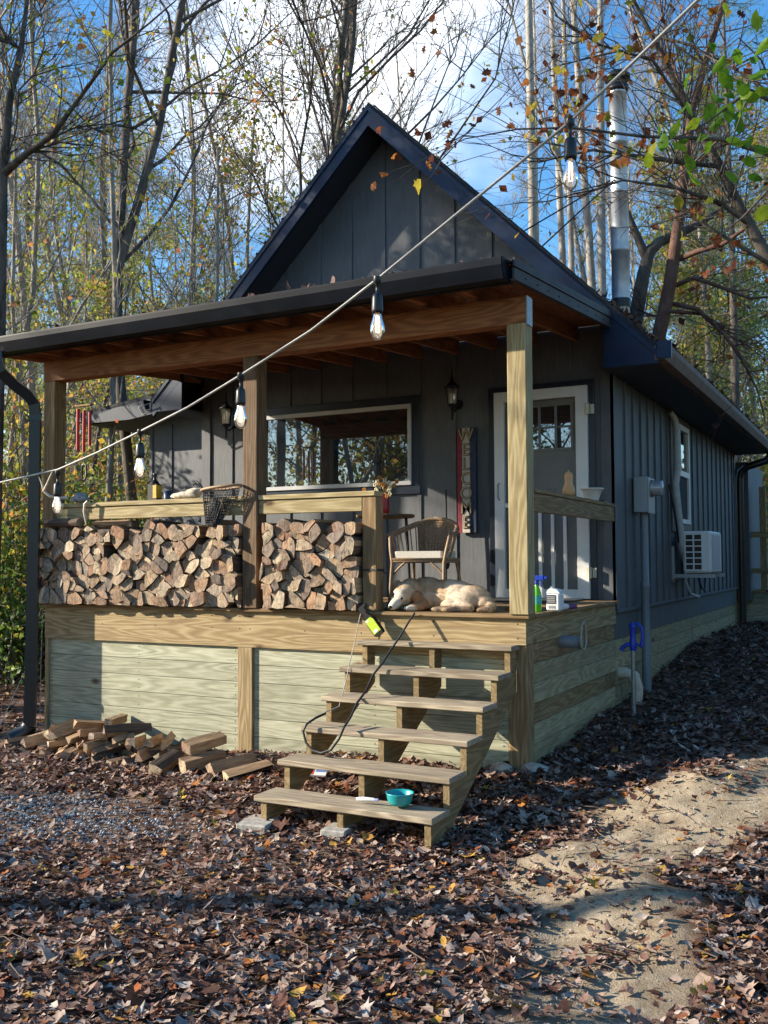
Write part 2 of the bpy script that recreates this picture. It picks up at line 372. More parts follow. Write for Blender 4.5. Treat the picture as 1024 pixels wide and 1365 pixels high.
def leafmat(name,stops,trans=.25,rough=.7,spec=.2):
    mt,n,b=newmat(name); a=nd(n,'ShaderNodeAttribute',attribute_name='rnd')
    r=ramp(n,stops); n.links.new(a.outputs['Fac'],r.inputs[0])
    t=nd(n,'ShaderNodeTexCoord'); z=nd(n,'ShaderNodeTexNoise'); z.inputs['Scale'].default_value=60; z.inputs['Detail'].default_value=3; n.links.new(t.outputs['Object'],z.inputs['Vector'])
    g=ramp(n,[(.3,(.7,.7,.7)),(.7,(1.15,1.15,1.15))]); n.links.new(z.outputs[0],g.inputs[0])
    c=mixc(n,r.outputs[0],g.outputs[0],1.0,'MULTIPLY')
    n.links.new(c,b.inputs['Base Color']); b.inputs['Roughness'].default_value=rough; b.inputs['Specular IOR Level'].default_value=spec
    if trans:
        tr=nd(n,'ShaderNodeBsdfTranslucent'); n.links.new(c,tr.inputs['Color']); ms=nd(n,'ShaderNodeMixShader'); ms.inputs[0].default_value=trans
        n.links.new(b.outputs[0],ms.inputs[1]); n.links.new(tr.outputs[0],ms.inputs[2]); n.links.new(ms.outputs[0],n.nodes['Material Output'].inputs['Surface'])
    return mt
M['litter']=leafmat('dead_leaves',[(0,(.055,.028,.02)),(.16,(.13,.058,.04)),(.34,(.22,.12,.088)),(.5,(.31,.195,.15)),(.64,(.39,.28,.215)),(.77,(.46,.36,.29)),(.82,(.54,.47,.41)),(.885,(.15,.055,.03)),(.93,(.34,.10,.03)),(.965,(.45,.2,.05)),(1,(.5,.34,.06))],.12,.75,.25)
# outline of a lobed leaf (maple/oak), u along the midrib
def leaf_shape(kind,rg):
    if kind==0:   # maple
        base=[(0,0),(.12,.22),(.02,.42),(.3,.34),(.5,.5),(.52,.28),(.72,.26),(1,0)]
    elif kind==1: # oak
        base=[(0,0),(.12,.08),(.22,.24),(.34,.10),(.5,.32),(.6,.12),(.76,.24),(.82,.09),(1,0)]
    else:         # beech
        base=[(0,0),(.15,.17),(.4,.27),(.7,.2),(1,0)]
    up=base[1:-1]; pts=[base[0]]+up+[base[-1]]+[(u,-v) for u,v in reversed(up)]
    return [(u-.45,v) for u,v in pts]
def leaf_cloud(name,P,size,mat,flatness=1.0,rnds=None,kinds=(0,1,2),curl=.35,seed=5,normals=None):
    """P: n x 3 centres; one mesh of n separate curled leaves"""
    rg=np.random.default_rng(seed); n=len(P)
    V=[];F=[];Rn=[];off=0
    shapes={k:np.array(leaf_shape(k,None)) for k in kinds}
    ks=rg.choice(kinds,n,p=([.15,.30,.55] if len(kinds)==3 else None))
    for i in range(n):
        s=shapes[int(ks[i])]; m_=len(s); sz=size[i]
        jit=1+rg.normal(0,.09,m_); u=s[:,0]*sz*jit; v=s[:,1]*sz*rg.uniform(.7,1.3)*jit+rg.normal(0,.02*sz,m_)
        c1,c2=rg.uniform(-curl,curl*2)/sz,rg.uniform(-curl,curl*2)/sz
        wv=c1*u*u*1.6+c2*v*v*2.2+rg.normal(0,.04*sz,m_)
        th=rg.uniform(0,2*PI); ct,st=math.cos(th),math.sin(th)
        x=u*ct-v*st; y=u*st+v*ct
        tx,ty=rg.normal(0,.38*flatness),rg.normal(0,.38*flatness)
        if normals is None:
            X=x; Y=y; Z=wv+x*math.tan(max(-1.2,min(1.2,tx)))+y*math.tan(max(-1.2,min(1.2,ty)))
            pts=np.stack([X,Y,Z],1)
        else:
            nn=normals[i]; q=Vector(nn).to_track_quat('Z','Y').to_matrix()
            pts=np.stack([x,y,wv],1)@np.array(q).T
        cz=np.vstack([pts,np.array([[0,0,float(wv.mean())*.5-.06*sz]]) if normals is None else pts.mean(0,keepdims=True)])+P[i]
        V.append(cz); 
        for k in range(m_): F.append((off+k,off+(k+1)%m_,off+m_))
        rr=rg.random() if rnds is None else rnds[i]
        Rn+= [rr]*m_; off+=m_+1
    V=np.vstack(V)
    me=bpy.data.meshes.new(name); nF=len(F)
    me.vertices.add(len(V)); me.vertices.foreach_set('co',V.astype(np.float32).ravel())
    me.loops.add(nF*3); me.loops.foreach_set('vertex_index',np.array(F,dtype=np.int32).ravel())
    me.polygons.add(nF); me.polygons.foreach_set('loop_start',np.arange(0,nF*3,3,dtype=np.int32))
    me.polygons.foreach_set('loop_total',np.full(nF,3,dtype=np.int32))
    at=me.attributes.new('rnd','FLOAT','FACE'); at.data.foreach_set('value',np.array(Rn,dtype=np.float32))
    me.materials.append(mat); me.update(calc_edges=True); me.validate()
    return me
rg=np.random.default_rng(3)
Pl=[];Sz=[];Rv=[]
def inside_build(x,y):
    return (-4.6<x<.0 and 0<y<10.3) or (-7<x<-4.7 and 4<y<9)
def try_leaf(x,y,s0,s1):
    if inside_build(x,y): return
    s=sand(x,y)
    if s>.35 and rg.random()>.13+ .5*max(0,noise.noise(Vector((x*2.1,y*2.1,7))))*2.2: return
    g=gravel(x,y)
    if g>.5 and rg.random()<.8: return
    sz=rg.uniform(s0,s1)
    Pl.append((x,y,gh(x,y)+rg.uniform(.0,.035))); Sz.append(sz)
    r=rg.random()**1.05
    if y>-.3 and x>-.3 : r=r*.62 if rg.random()<.75 else r      # darker reddish drift beside the cabin
    elif r>.87 and rg.random()<.35: r*=.7
    Rv.append(r)
def gravel(x,y):
    return 1-S((math.hypot((x+2.7)/1.25,(y+1.75)/.55)-.7+.35*noise.noise(Vector((x*2,y*2,2))))/.5)
for i in range(34000):                                            # near fan in front of the camera
    d=2.0+6.2*rg.random()**1.15; a=YAW+rg.uniform(-.48,.48)
    try_leaf(CX+math.sin(a)*d,CY+math.cos(a)*d,.022,.078)
for i in range(13000):
    x=rg.uniform(-.3,3.2); y=rg.uniform(-1.8,11)
    try_leaf(x,y,.04,.09)
for i in range(6000):
    x=rg.uniform(-12,-4.4); y=rg.uniform(-2.5,9)
    try_leaf(x,y,.06,.13)
for i in range(3500):
    x=rg.uniform(-4.6,.2); y=rg.uniform(-1.5,0)
    try_leaf(x,y,.05,.1)
for i in range(5000):
    x=rg.uniform(-25,14); y=rg.uniform(9,30) ; try_leaf(x,y,.12,.22)
me=leaf_cloud('leaf_litter',np.array(Pl),Sz,M['litter'],rnds=Rv,seed=4,flatness=.62)
o=bpy.data.objects.new('leaf_litter',me); COL.objects.link(o); tag(o,'dead brown and mauve leaves covering the ground round the cabin','leaves',kind='stuff')
# a few bright fallen leaves are part of the litter too; gravel patch
gm=MB()
for i in range(2600):
    x=rg.normal(-2.7,.75); y=rg.normal(-1.75,.32)
    if gravel(x,y)<.3: continue
    s=rg.uniform(.006,.018); z=gh(x,y)+s*.3
    c=[Vector((rg.normal(),rg.normal(),rg.normal())).normalized()*s for _ in range(1)]
    q=[Vector((x+dx*s*rg.uniform(.7,1.2),y+dy*s*rg.uniform(.7,1.2),z+dz*s*rg.uniform(.5,.9))) for dx,dy,dz in ((1,0,0),(0,1,0),(-1,0,0),(0,-1,0),(0,0,1),(0,0,-1))]
    gm.add(q,[(0,1,4),(1,2,4),(2,3,4),(3,0,4),(1,0,5),(2,1,5),(3,2,5),(0,3,5)],0,rg.random())
M['gravel']=leafmat('gravel_stones',[(0,(.12,.12,.12)),(.5,(.3,.31,.31)),(1,(.5,.5,.49))],0,.85)
gm.build('gravel',M['gravel'],label='patch of grey gravel showing through the leaves at left',cat='gravel',kind='stuff')

# small sticks and crumbs of soil
tm=MB()
for i in range(420):
    d=2.2+5.5*rg.random(); a=YAW+rg.uniform(-.45,.45); x=CX+math.sin(a)*d; y=CY+math.cos(a)*d
    if inside_build(x,y): continue
    z=gh(x,y)+.03; th=rg.uniform(0,6.28); L=rg.uniform(.06,.3); r_=rg.uniform(.0015,.004)
    tm.tube([(x,y,z),(x+L*.5*math.cos(th),y+L*.5*math.sin(th),z+rg.uniform(0,.02)),(x+L*math.cos(th+.2),y+L*math.sin(th+.2),z)],[r_,r_*.8,r_*.4],4)
tm.build('fallen_twigs',flat('dry_twig',(.16,.11,.08),.9,var=.3),label='thin dry twigs scattered over the leaves and bare dirt',cat='twigs',kind='stuff')
cm=MB()
for i in range(2600):
    x=rg.uniform(.2,2.3); y=rg.uniform(-4.2,1.2)
    if sand(x,y)<.3: continue
    s_=rg.uniform(.002,.009)*(1.6 if rg.random()<.05 else 1); z=gh(x,y)+s_*.2
    q=[(x+dx*s_*rg.uniform(.7,1.3),y+dy*s_*rg.uniform(.7,1.3),z+dz*s_*rg.uniform(.5,.9)) for dx,dy,dz in ((1,0,0),(0,1,0),(-1,0,0),(0,-1,0),(0,0,1))]
    cm.add(q,[(0,1,4),(1,2,4),(2,3,4),(3,0,4)],0,rg.random())
cm.build('soil_crumbs',leafmat('soil_crumbs',[(0,(.12,.085,.06)),(.5,(.3,.24,.17)),(1,(.42,.37,.3))],0,.95),label='small stones and crumbs of soil on the bare path',cat='soil',kind='stuff')
# ------------------------------------------------------------------ the cabin and its porch
RX=-2.35; PD=2.43
cab=empty('cabin',(0,0,0),'dark blue-grey board cabin with steep front gable and covered front porch','cabin')
def roofz(x): return 5.07-abs(x-RX)*((5.07-2.25)/(.5-RX))
# --- front wall with gable (cut openings for window and door are covered by frames in front)
mb=MB()
mb.prism([(-4.74,-.06),(0,-.06),(0,2.14),(0,roofz(0)-.12),(RX,roofz(RX)-.14),(-4.74,roofz(-4.74)-.12)],'Y',PD,PD+.12)
BX=[-4.34,-3.95,-3.56,-3.17,-2.78,-2.38,-1.98,-1.59,-1.19,-.79,-.4]
for x in BX:       # thin joint strips between the sheets
    zt=roofz(x)-.2
    mb.box(x-.022,x+.022,PD-.014,PD+.01,-.06,2.62,0,.4); mb.box(x-.022,x+.022,PD-.014,PD+.01,2.62,zt,0,.4)
mb.box(-.11,.012,PD-.02,PD+.01,-.06,2.6,0,.6); mb.box(-4.752,-4.63,PD-.02,PD+.01,-.06,2.4,0,.6)
mb.build('front_wall',M['siding'],cab,bev=.002)
# --- right side wall
mb=MB(); mb.box(-.12,0,PD+.12,10.18,-.06,2.13)
yy=PD+.02; mb.box(-.02,.014,PD-.02,PD+.1,-.06,2.12,0,.7)
rr=random.Random(4)
y=PD+.42
while y<10.1:
    if not 4.9<y<6.1: mb.box(-.01,.02,y-.024,y+.024,-.06,2.12,0,rr.random())
    else: mb.box(-.01,.02,y-.024,y+.024,-.06,.8,0,.5)
    y+=.385 if y>4.7 else .33
mb.box(-.01,.016,10.06,10.18,-.06,2.12,0,.6)
mb.box(-.01,.026,PD,10.18,-.085,-.055,0,.5)
mb.build('side_wall',M['siding'],cab,bev=.002)
mb=MB(); mb.box(-4.74,-4.62,PD+.12,10.18,-.06,2.13); mb.box(-4.6,-.14,10.06,10.18,-.06,2.13)
mb.prism([(-4.62,2.14),(-.14,2.14),(RX,roofz(RX)-.2)],'Y',10.06,10.16)
mb.build('rear_wall',M['siding'],cab)
mb=MB(); mb.box(-4.6,-.13,PD+.13,10.04,-.10,-.04); mb.build('floor_slab',M['concrete'],cab)
# painted band under the siding, then horizontal skirt boards
mb=MB(); mb.box(-.08,-.012,PD,10.1,-.33,-.062); mb.build('painted_band',flat('dark_band_paint',(.085,.09,.095),.7,var=.2,nscale=9,dirt=.2),cab)
mb=MB(); z=-.335
k=0
while z>-1.25:
    ys_=[PD+.02,4.9,7.1,10.08] if k%2 else [PD+.02,3.3,6.0,8.3,10.08]
    ys_=[PD+.02,3.42,6.28,10.08]
    for a_,b_ in zip(ys_,ys_[1:]): mb.box(-.055,-.018,a_+.006,b_-.006,z-.137,z)
    z-=.142; k+=1
mb.box(-.06,-.014,6.25,6.31,-.9,-.335); mb.box(-.06,-.008,10.08,10.16,-.9,-.062)
mb.build('side_skirting',W_olv('Y'),cab,bev=.003)
# --- main roof : two slopes with thickness
mb=MB()
for sgn,xe in ((1,.5),(-1,-5.2)):
    t_=.045
    pts=[(RX,5.07),(xe,2.25),(xe,2.25-t_),(RX,5.07-t_*1.4)]
    mb.prism(pts,'Y',2.05,10.45)
# shingle courses as raised lips
for sgn,xe in ((1,.5),(-1,-5.2)):
    for k in range(26):
        u=(k+.5)/26; x=RX+(xe-RX)*u; z=5.07+(2.25-5.07)*u
        dx=.012*sgn
        mb.prism([(x,z+.002),(x+.02*sgn,z-.018),(x+.024*sgn,z+.0),(x+.006*sgn,z+.014)],'Y',2.045,10.46)
roof=mb.build('roof',M['shingle'],cab)
# rake boards (front), shingle lip, sloped soffit
mb=MB()
def slope_board(m_,xa,xb,y0,y1,top,h,ax='Y'):
    za,zb=roofz(xa)-top,roofz(xb)-top
    m_.prism([(xa,za),(xb,zb),(xb,zb-h),(xa,za-h)],'Y',y0,y1)
slope_board(mb,RX,.02,2.035,2.075,.05,.2); slope_board(mb,RX,-5.16,2.035,2.075,.05,.2)
mb.prism([(.02,roofz(.02)-.05),(.5,2.2),(.5,2.1),(.02,2.1)],'Y',2.035,2.075)            # boxed eave return
mb.prism([(-4.74,roofz(-4.74)-.05),(-5.2,2.2),(-5.2,2.1),(-4.74,2.1)],'Y',2.036,2.075)
mb.box(.5,.62,2.0,2.03,2.13,2.28)
slope_board(mb,RX,.5,2.022,2.032,.045,.05); slope_board(mb,RX,-5.16,2.022,2.032,.045,.05)
mb.build('rake_board',M['rake'],roof)
mb=MB()
slope_board(mb,RX,0,2.076,PD,.2,.02); slope_board(mb,RX,-4.74,2.076,PD,.2,.02)
mb.box(.0,.47,2.076,10.4,2.11,2.128); mb.box(-5.17,-4.741,2.076,10.4,2.11,2.128)
mb.build('soffit',M['soffit'],roof)
# brown grey gutter along the right eave, dark gutter along the left
def gutter_prof(s=1): return [(0,0),(0,.13),(.012,.13),(.012,.012),(.085*s,.012),(.1*s,.05),(.115*s,.085),(.115*s,.125),(.125*s,.13),(.127*s,.118),(.125*s,.08),(.108*s,.04),(.09*s,0)]
mb=MB(); mb.prism([(.472+u,2.125+v) for u,v in gutter_prof()],'Y',2.03,10.45); mb.box(.44,.471,2.08,10.44,2.13,2.215)
mb.build('eave_gutter',M['brown_gutter'],roof)
mb=MB(); mb.prism([(-5.172-u,2.125+v) for u,v in gutter_prof()],'Y',2.03,10.45); mb.build('eave_gutter',M['gutter'],roof)
# white wire bracket loops at the left eave end
mb=MB()
p=[aty(185,543,1.98),aty(199,538,1.98),aty(200,548,1.98),aty(190,553,1.98),aty(185,543,1.98)]
mb.tube(p,.008,5); mb.build('gutter_hanger',M['cord'],roof)
def pz0(y): return 2.385+.083*(y+.42)
# leaf debris lying on the eave edge
Pn=[];
for i in range(1300):
    y=2.1+8.2*rg.random(); u=rg.random()**2*.5
    x=.56-u; z=(2.25+.0 if x>.5 else roofz(x))+.015+.04*rg.random()*(1-u)
    Pn.append((x,y,z))
for i in range(200):
    Pn.append((rg.normal(-.45,.12),4.75+rg.normal(0,.12),0)); Pn[-1]=(Pn[-1][0],Pn[-1][1],roofz(Pn[-1][0])+rg.uniform(.01,.1))
for i in range(420):
    x=-4.85+4.85*rg.random(); y=-.43+.9*rg.random()**2.2
    if y<-.40: y=-.5+.07*rg.random()
    Pn.append((x,y,(pz0(y) if y>-.42 else 2.375)+.012))
me=leaf_cloud('roof_leaves',np.array(Pn),rg.uniform(.05,.1,len(Pn)),M['litter'],rnds=rg.random(len(Pn))*.6,seed=9)
o=bpy.data.objects.new('roof_leaves',me); COL.objects.link(o); tag(o,'dead leaves caught along the eaves and gutters of the cabin roof','leaves',kind='stuff')
# --- left wing
mb=MB(); mb.box(-6.93,-4.75,4.0,4.1,-.2,2.5); mb.box(-6.93,-6.83,4.1,8.5,-.2,2.5)
for x in (-6.55,-5.95,-5.3,-6.9): mb.box(x-.025,x+.025,3.985,4.01,-.2,2.3)
mb.build('wing_wall',M['siding'],cab)
mb=MB(); mb.prism([(-4.76,2.86),(-7.75,2.50),(-7.75,2.44),(-4.76,2.80)],'Y',3.55,8.7)
wr=mb.build('wing_roof',M['shingle'],cab)
mb=MB(); mb.prism([(-4.76,2.80),(-7.75,2.44),(-7.75,2.33),(-6.9,2.33),(-4.76,2.58)],'Y',3.54,3.58); mb.box(-7.88,-7.76,3.52,8.7,2.36,2.49); mb.build('wing_rake_board',M['trim'],wr)
mb=MB(); mb.prism([(-4.76,2.575),(-6.9,2.325),(-7.7,2.325),(-7.7,2.315),(-4.76,2.5)],'Y',3.59,8.6); mb.build('wing_soffit',flat('grey_soffit',(.14,.145,.15),.7),wr)
mb=MB(); mb.box(-5.45,-5.0,3.93,3.99,2.28,2.36); mb.box(-5.28,-5.12,3.94,3.99,.2,1.86,0,.2); mb.box(-5.36,-5.06,3.93,3.985,1.86,1.98)
mb.build('wing_trim',M['trim'],cab); mb=MB(); mb.box(-5.11,-5.04,3.94,3.99,.2,1.8); mb.build('wing_window_frame',M['white'],cab)
# --- big picture window
wf=MB()
wf.box(-3.98,-1.96,PD-.03,PD-.003,2.0,2.085); wf.box(-3.98,-1.96,PD-.032,PD-.003,1.075,1.165); wf.box(-3.96,-3.885,PD-.03,PD-.003,1.165,2.0); wf.box(-2.055,-1.975,PD-.03,PD-.003,1.165,2.0)
win=wf.build('window',M['trim'],cab,bev=.003)
f=MB()
for a_ in ((-3.885,-2.055,1.955,1.999),(-3.885,-2.055,1.167,1.21)): f.box(a_[0],a_[1],PD-.05,PD-.004,a_[2],a_[3])
f.box(-3.885,-3.845,PD-.05,PD-.004,1.21,1.955); f.box(-2.095,-2.055,PD-.05,PD-.004,1.21,1.955)
f.build('window_frame',M['vinyl'],win,bev=.003)
g=MB(); g.box(-3.845,-2.095,PD-.022,PD-.006,1.21,1.955); g.build('pane',M['glass'],win)
# --- side window
sw=MB(); sw.box(.0,.03,4.93,5.03,.72,2.1); sw.box(.0,.03,5.97,6.07,.72,2.1); sw.box(.0,.031,5.03,5.97,2.02,2.1); sw.box(.0,.034,5.03,5.97,.72,.82)
win2=sw.build('window',flat('brown_grey_casing',(.13,.11,.10),.6),cab,bev=.003)
f=MB(); 
for a_ in ((5.035,5.10,.825,2.015),(5.90,5.965,.825,2.015)): f.box(.0,.05,a_[0],a_[1],a_[2],a_[3])
f.box(0,.05,5.10,5.90,1.95,2.015); f.box(0,.05,5.10,5.90,.825,.88); f.box(0,.05,5.10,5.90,1.39,1.46)
f.build('window_frame',M['white'],win2,bev=.003)
g=MB(); g.box(.004,.02,5.10,5.90,1.46,1.95); g.build('pane',M['glass'],win2)
g=MB(); g.box(.004,.022,5.10,5.90,.88,1.39); g.build('insect_screen',flat('dark_screen',(.03,.03,.032),.9),win2)
# --- doors
d=MB(); d.box(-1.215,-1.148,PD-.03,PD-.003,.03,2.03); d.box(-.222,-.165,PD-.03,PD-.003,.03,2.03); d.box(-1.215,-.165,PD-.031,PD-.003,2.03,2.085); 
df=d.build('door_trim',M['trim'],cab,bev=.003)
sd=MB(); sd.box(-1.145,-1.045,PD-.07,PD-.004,.04,2.025); sd.box(-.335,-.225,PD-.07,PD-.004,.04,2.025); sd.box(-1.045,-.335,PD-.07,PD-.004,1.925,2.025); sd.box(-1.045,-.335,PD-.07,PD-.004,.04,.125)
sd.box(-1.045,-.335,PD-.066,PD-.05,.905,.945)
for x in (-.935,-.815,-.693,-.571,-.452): sd.box(x-.016,x+.016,PD-.066,PD-.046,.126,.904)
M['hinge']=flat('cream_hinge',(.6,.55,.42),.4)
scr=sd.build('screen_door',M['white'],cab,bev=.003)
for z in (.28,1.80): h=MB(); h.box(-.245,-.2,PD-.085,PD-.065,z-.05,z+.05); h.tube([(-.222,PD-.088,z-.055),(-.222,PD-.088,z+.055)],.009,6); h.box(-.2,-.165,PD-.045,PD-.03,z-.045,z+.045); h.build('hinge',M['hinge'],scr)
h=MB(); h.tube([(-1.095,PD-.072,.98),(-1.095,PD-.11,1.0),(-1.095,PD-.11,1.12),(-1.095,PD-.072,1.14)],.009,6); h.build('handle',M['lgrey'],scr)
ind=MB(); ind.box(-1.04,-.34,PD-.03,PD-.004,.04,1.92)
for (a_,b_) in ((-.98,-.72),(-.66,-.40)): 
    ind.box(a_,b_,PD-.034,PD-.03,.95,1.36); ind.box(a_+.03,b_-.03,PD-.038,PD-.034,.98,1.33)
ind.box(-1.02,-.365,PD-.042,PD-.03,1.43,1.455); ind.box(-1.02,-.365,PD-.042,PD-.03,1.855,1.88)
for x in (-1.01,-.85,-.695,-.535,-.378): ind.box(x-.012,x+.012,PD-.042,PD-.03,1.455,1.855)
ind.box(-1.0,-.39,PD-.041,PD-.03,1.645,1.665)
dr=ind.build('door',M['door'],cab,bev=.003)
g=MB(); g.box(-.998,-.39,PD-.034,PD-.0302,1.456,1.644); g.box(-.998,-.39,PD-.034,PD-.0302,1.666,1.854); g.build('door_lite',M['glass'],dr)
# --- porch posts
def post(x0,z0=.026,z1=2.05,mat=None):
    mb=MB(); mb.box(x0,x0+.14,-.07,.07,z0,z1); mb.build('porch_post',mat,cab,bev=.006)
post(-.1,mat=W_post('Z')); post(-2.36,mat=W_brn('Z')); post(-4.597,mat=W_tan('Z'))
mb=MB(); mb.box(-4.6,.04,-.07,-.03,2.05,2.235,0,.3); mb.box(-4.598,.036,-.026,.014,2.051,2.234,0,.6); mb.box(-4.6,.04,.018,.06,2.05,2.235,0,.8)
mb.build('porch_beam',W_beam('X'),cab,bev=.003)
mb=MB(); mb.box(.041,.05,-.06,.05,2.04,2.24); mb.build('beam_bracket',M['lgrey'],cab)
# --- porch roof : low slope, rafters
SL=.083
def pz(y): return 2.385+SL*(y+.42)       # top of deck
mb=MB(); mb.prism([(-.42,pz(-.42)-.02),(PD-.02,pz(PD-.02)-.02),(PD-.02,pz(PD-.02)-.035),(-.42,pz(-.42)-.035)],'X',-4.84,.06)
proof=mb.build('porch_roof',W_red('Y'),cab)
mb=MB(); mb.prism([(-.45,pz(-.45)),(2.03,pz(2.03)),(2.03,pz(2.03)-.018),(-.45,pz(-.45)-.018)],'X',-4.88,.085)
for k in range(9):
    y=-.40+k*.27; mb.prism([(y,pz(y)+.001),(y+.03,pz(y)+.012),(y+.27,pz(y+.27)+.003),(y+.27,pz(y+.27)+.001)],'X',-4.88,.085)
mb.build('roof_covering',M['shingle'],proof)
xr=-4.80; 
while xr<.06:
    mb=MB(); hh=.13
    mb.prism([(-.36,pz(-.36)-.037),(PD-.03,pz(PD-.03)-.037),(PD-.03,pz(PD-.03)-.037-hh),(-.07,pz(-.07)-.037-hh*.86),(-.36,pz(-.36)-.037-hh*.86)],'X',xr,xr+.04)
    mb.build('rafter',W_red('Y'),proof,bev=.002); xr+=.405
mb=MB(); mb.box(-4.84,.06,-.40,-.362,2.24,2.35); mb.build('fascia',M['gutter'],proof)
# metal edge along the right side of the porch roof
mb=MB(); mb.prism([(-.44,pz(-.44)+.012),(2.02,pz(2.02)+.012),(2.02,pz(2.02)-.045),(-.44,pz(-.44)-.045)],'X',.087,.1)
mb.prism([(-.42,pz(-.42)-.05),(2.02,pz(2.02)-.05),(2.02,pz(2.02)-.125),(-.42,pz(-.42)-.125)],'X',.075,.09,0,.5)
mb.prism([(-.42,pz(-.42)-.125),(2.02,pz(2.02)-.125),(2.02,pz(2.02)-.135),(-.42,pz(-.42)-.135)],'X',.06,.1,0,.5)
for k in range(9): y=-.2+k*.25; mb.lathe([(0,.0),(.007,0),(.007,.006),(0,.006)],(.0905,y,pz(y)-.09),8,0,.2,'X')
mb.build('edge_trim',flat('brown_edge_metal',(.06,.055,.055),.6,var=.25,nscale=5,spec=.2),proof)
# front gutter
mb=MB(); prof=[(-.402-u,2.245+v*1.05) for u,v in gutter_prof(1.15)]
mb.prism(prof,'X',-4.9,.045)
mb.prism([(-.402,2.24),(-.402,2.385),(-.545,2.385),(-.535,2.33),(-.51,2.27),(-.49,2.24)],'X',.046,.05)
mb.prism([(-.402,2.24),(-.402,2.385),(-.545,2.385),(-.535,2.33),(-.51,2.27),(-.49,2.24)],'X',-4.905,-4.901)
mb.build('gutter',M['gutter'],proof)
# left downspout with swan neck
p=[(-4.72,-.46,2.26),(-4.72,-.46,2.17),(-4.70,-.43,2.08),(-4.66,-.32,1.98),(-4.60,-.22,1.90),(-4.575,-.165,1.82),(-4.57,-.155,1.72),(-4.57,-.155,.5),(-4.575,-.16,-.72),(-4.58,-.165,-1.05)]
mb=MB(); p=[(a+.03,b-.06,c) for a,b,c in p]; mb.tube(p,.066,4,0,None,True,False); mb.tube([(-4.54,-.215,1.72),(-4.54,-.215,1.67)],.074,4,0,None,True,False); mb.tube([(-4.54,-.217,-.60),(-4.54,-.217,-.66)],.074,4,0,None,True,False)
mb.tube([(-4.55,-.225,-1.04),(-4.58,-.25,-1.1),(-4.64,-.36,-1.15)],.07,8); mb.build('downspout',M['pipe_blk'],proof)
# right rear downspout
p=[(.54,10.3,2.13),(.54,10.3,2.06),(.48,10.25,1.98),(.2,10.24,1.9),(.09,10.24,1.82),(.07,10.24,1.7),(.07,10.24,-.62)]
mb=MB(); mb.tube(p,.062,8); mb.build('downspout',M['pipe_blk'],cab)
# --- deck
mb=MB(); y=-.055
first=True
while y<PD-.02:
    wd=.137; y1=min(y+wd,PD-.005); mb.box(-4.61,.035,y,y1,-.001,.026); y=y1+.005
mb.build('deck_board',W_tan('X'),cab,bev=.003)
mb=MB(); mb.prism([(-4.597,-.002),(0,-.002),(0,-.184),(-.142,-.184),(-.142,-.286),(-4.597,-.286)],'Y',-.02,.02,0,.55)
rb_=mb.build('rim_board',W_yel('X'),cab,bev=.003)
for xn in (-4.5,-3.9,-3.3,-2.7,-2.42,-2.32,-1.8,-1.3,-.7,-.06):
    for dz in (.04,.14): nm_=MB(); nm_.lathe([(.005,0),(.005,-.0015),(0,-.002)],(xn,-.02,-dz),8,axis='Y'); nm_.build('screw',M['iron'],rb_)
mb=MB(); mb.box(-.04,0,.021,PD-.0,-.184,-.002,0,.5); mb.build('rim_board',W_yel('Y'),cab,bev=.003)
mb=MB(); mb.box(-4.597,-4.56,.021,PD,-.286,-.002,0,.4); mb.build('rim_board',W_yel('Y'),cab)
mb=MB(); mb.box(-.14,.0,-.004,.136,-1.08,-.186); 
mb.build('corner_post',W_tan('Z'),cab,bev=.006)
mb=MB(); mb.box(-2.44,-2.30,-.018,.03,-1.2,-.289,0,.3); mb.build('skirt_post',W_yel('Z'),cab,bev=.003); mb=MB(); mb.box(-4.597,-4.565,-.015,.03,-1.25,-.289,0,.7); mb.build('skirt_post',W_yel('Z'),cab,bev=.003)
z=-.289
for k in range(6):
    mb=MB()
    for a_,b_ in ((-4.563,-2.444),(-2.297,-.143)):
        if k==5 and a_>-3: b_=-.42
        mb.box(a_,b_,.008,.03,z-.1385,z)
    sk_=mb.build('skirt_board',W_grn('X'),cab,bev=.003)
    for xn in (-4.53,-3.5,-2.48,-2.26,-1.2,-.18):
        if k==5 and xn>-.4: continue
        for dz in (.035,.105): nm_=MB(); nm_.lathe([(.0045,0),(.0045,-.0015),(0,-.002)],(xn,.008,z-dz),8,axis='Y'); nm_.build('screw',M['iron'],sk_)
    z-=.1415
mb=MB(); mb.box(-.40,-.19,.01,.03,-1.13,-.86); mb.build('skirt_board',W_grn('Z'),cab,bev=.003)
z=-.186
for k in range(7):
    mat=W_tan('Y') if k in (0,3) else W_olv('Y')
    mb=MB(); sp=[.138,PD-.03]
    if k==0: sp=[.138,.28,2.12,PD-.03]
    if k==3: sp=[.138,.30,2.06,PD-.03]
    for a_,b_ in zip(sp,sp[1:]): mb.box(-.035,-.008,a_+.003,b_-.003,z-.1385,z)
    mb.build('skirt_board',mat,cab,bev=.003); z-=.1415
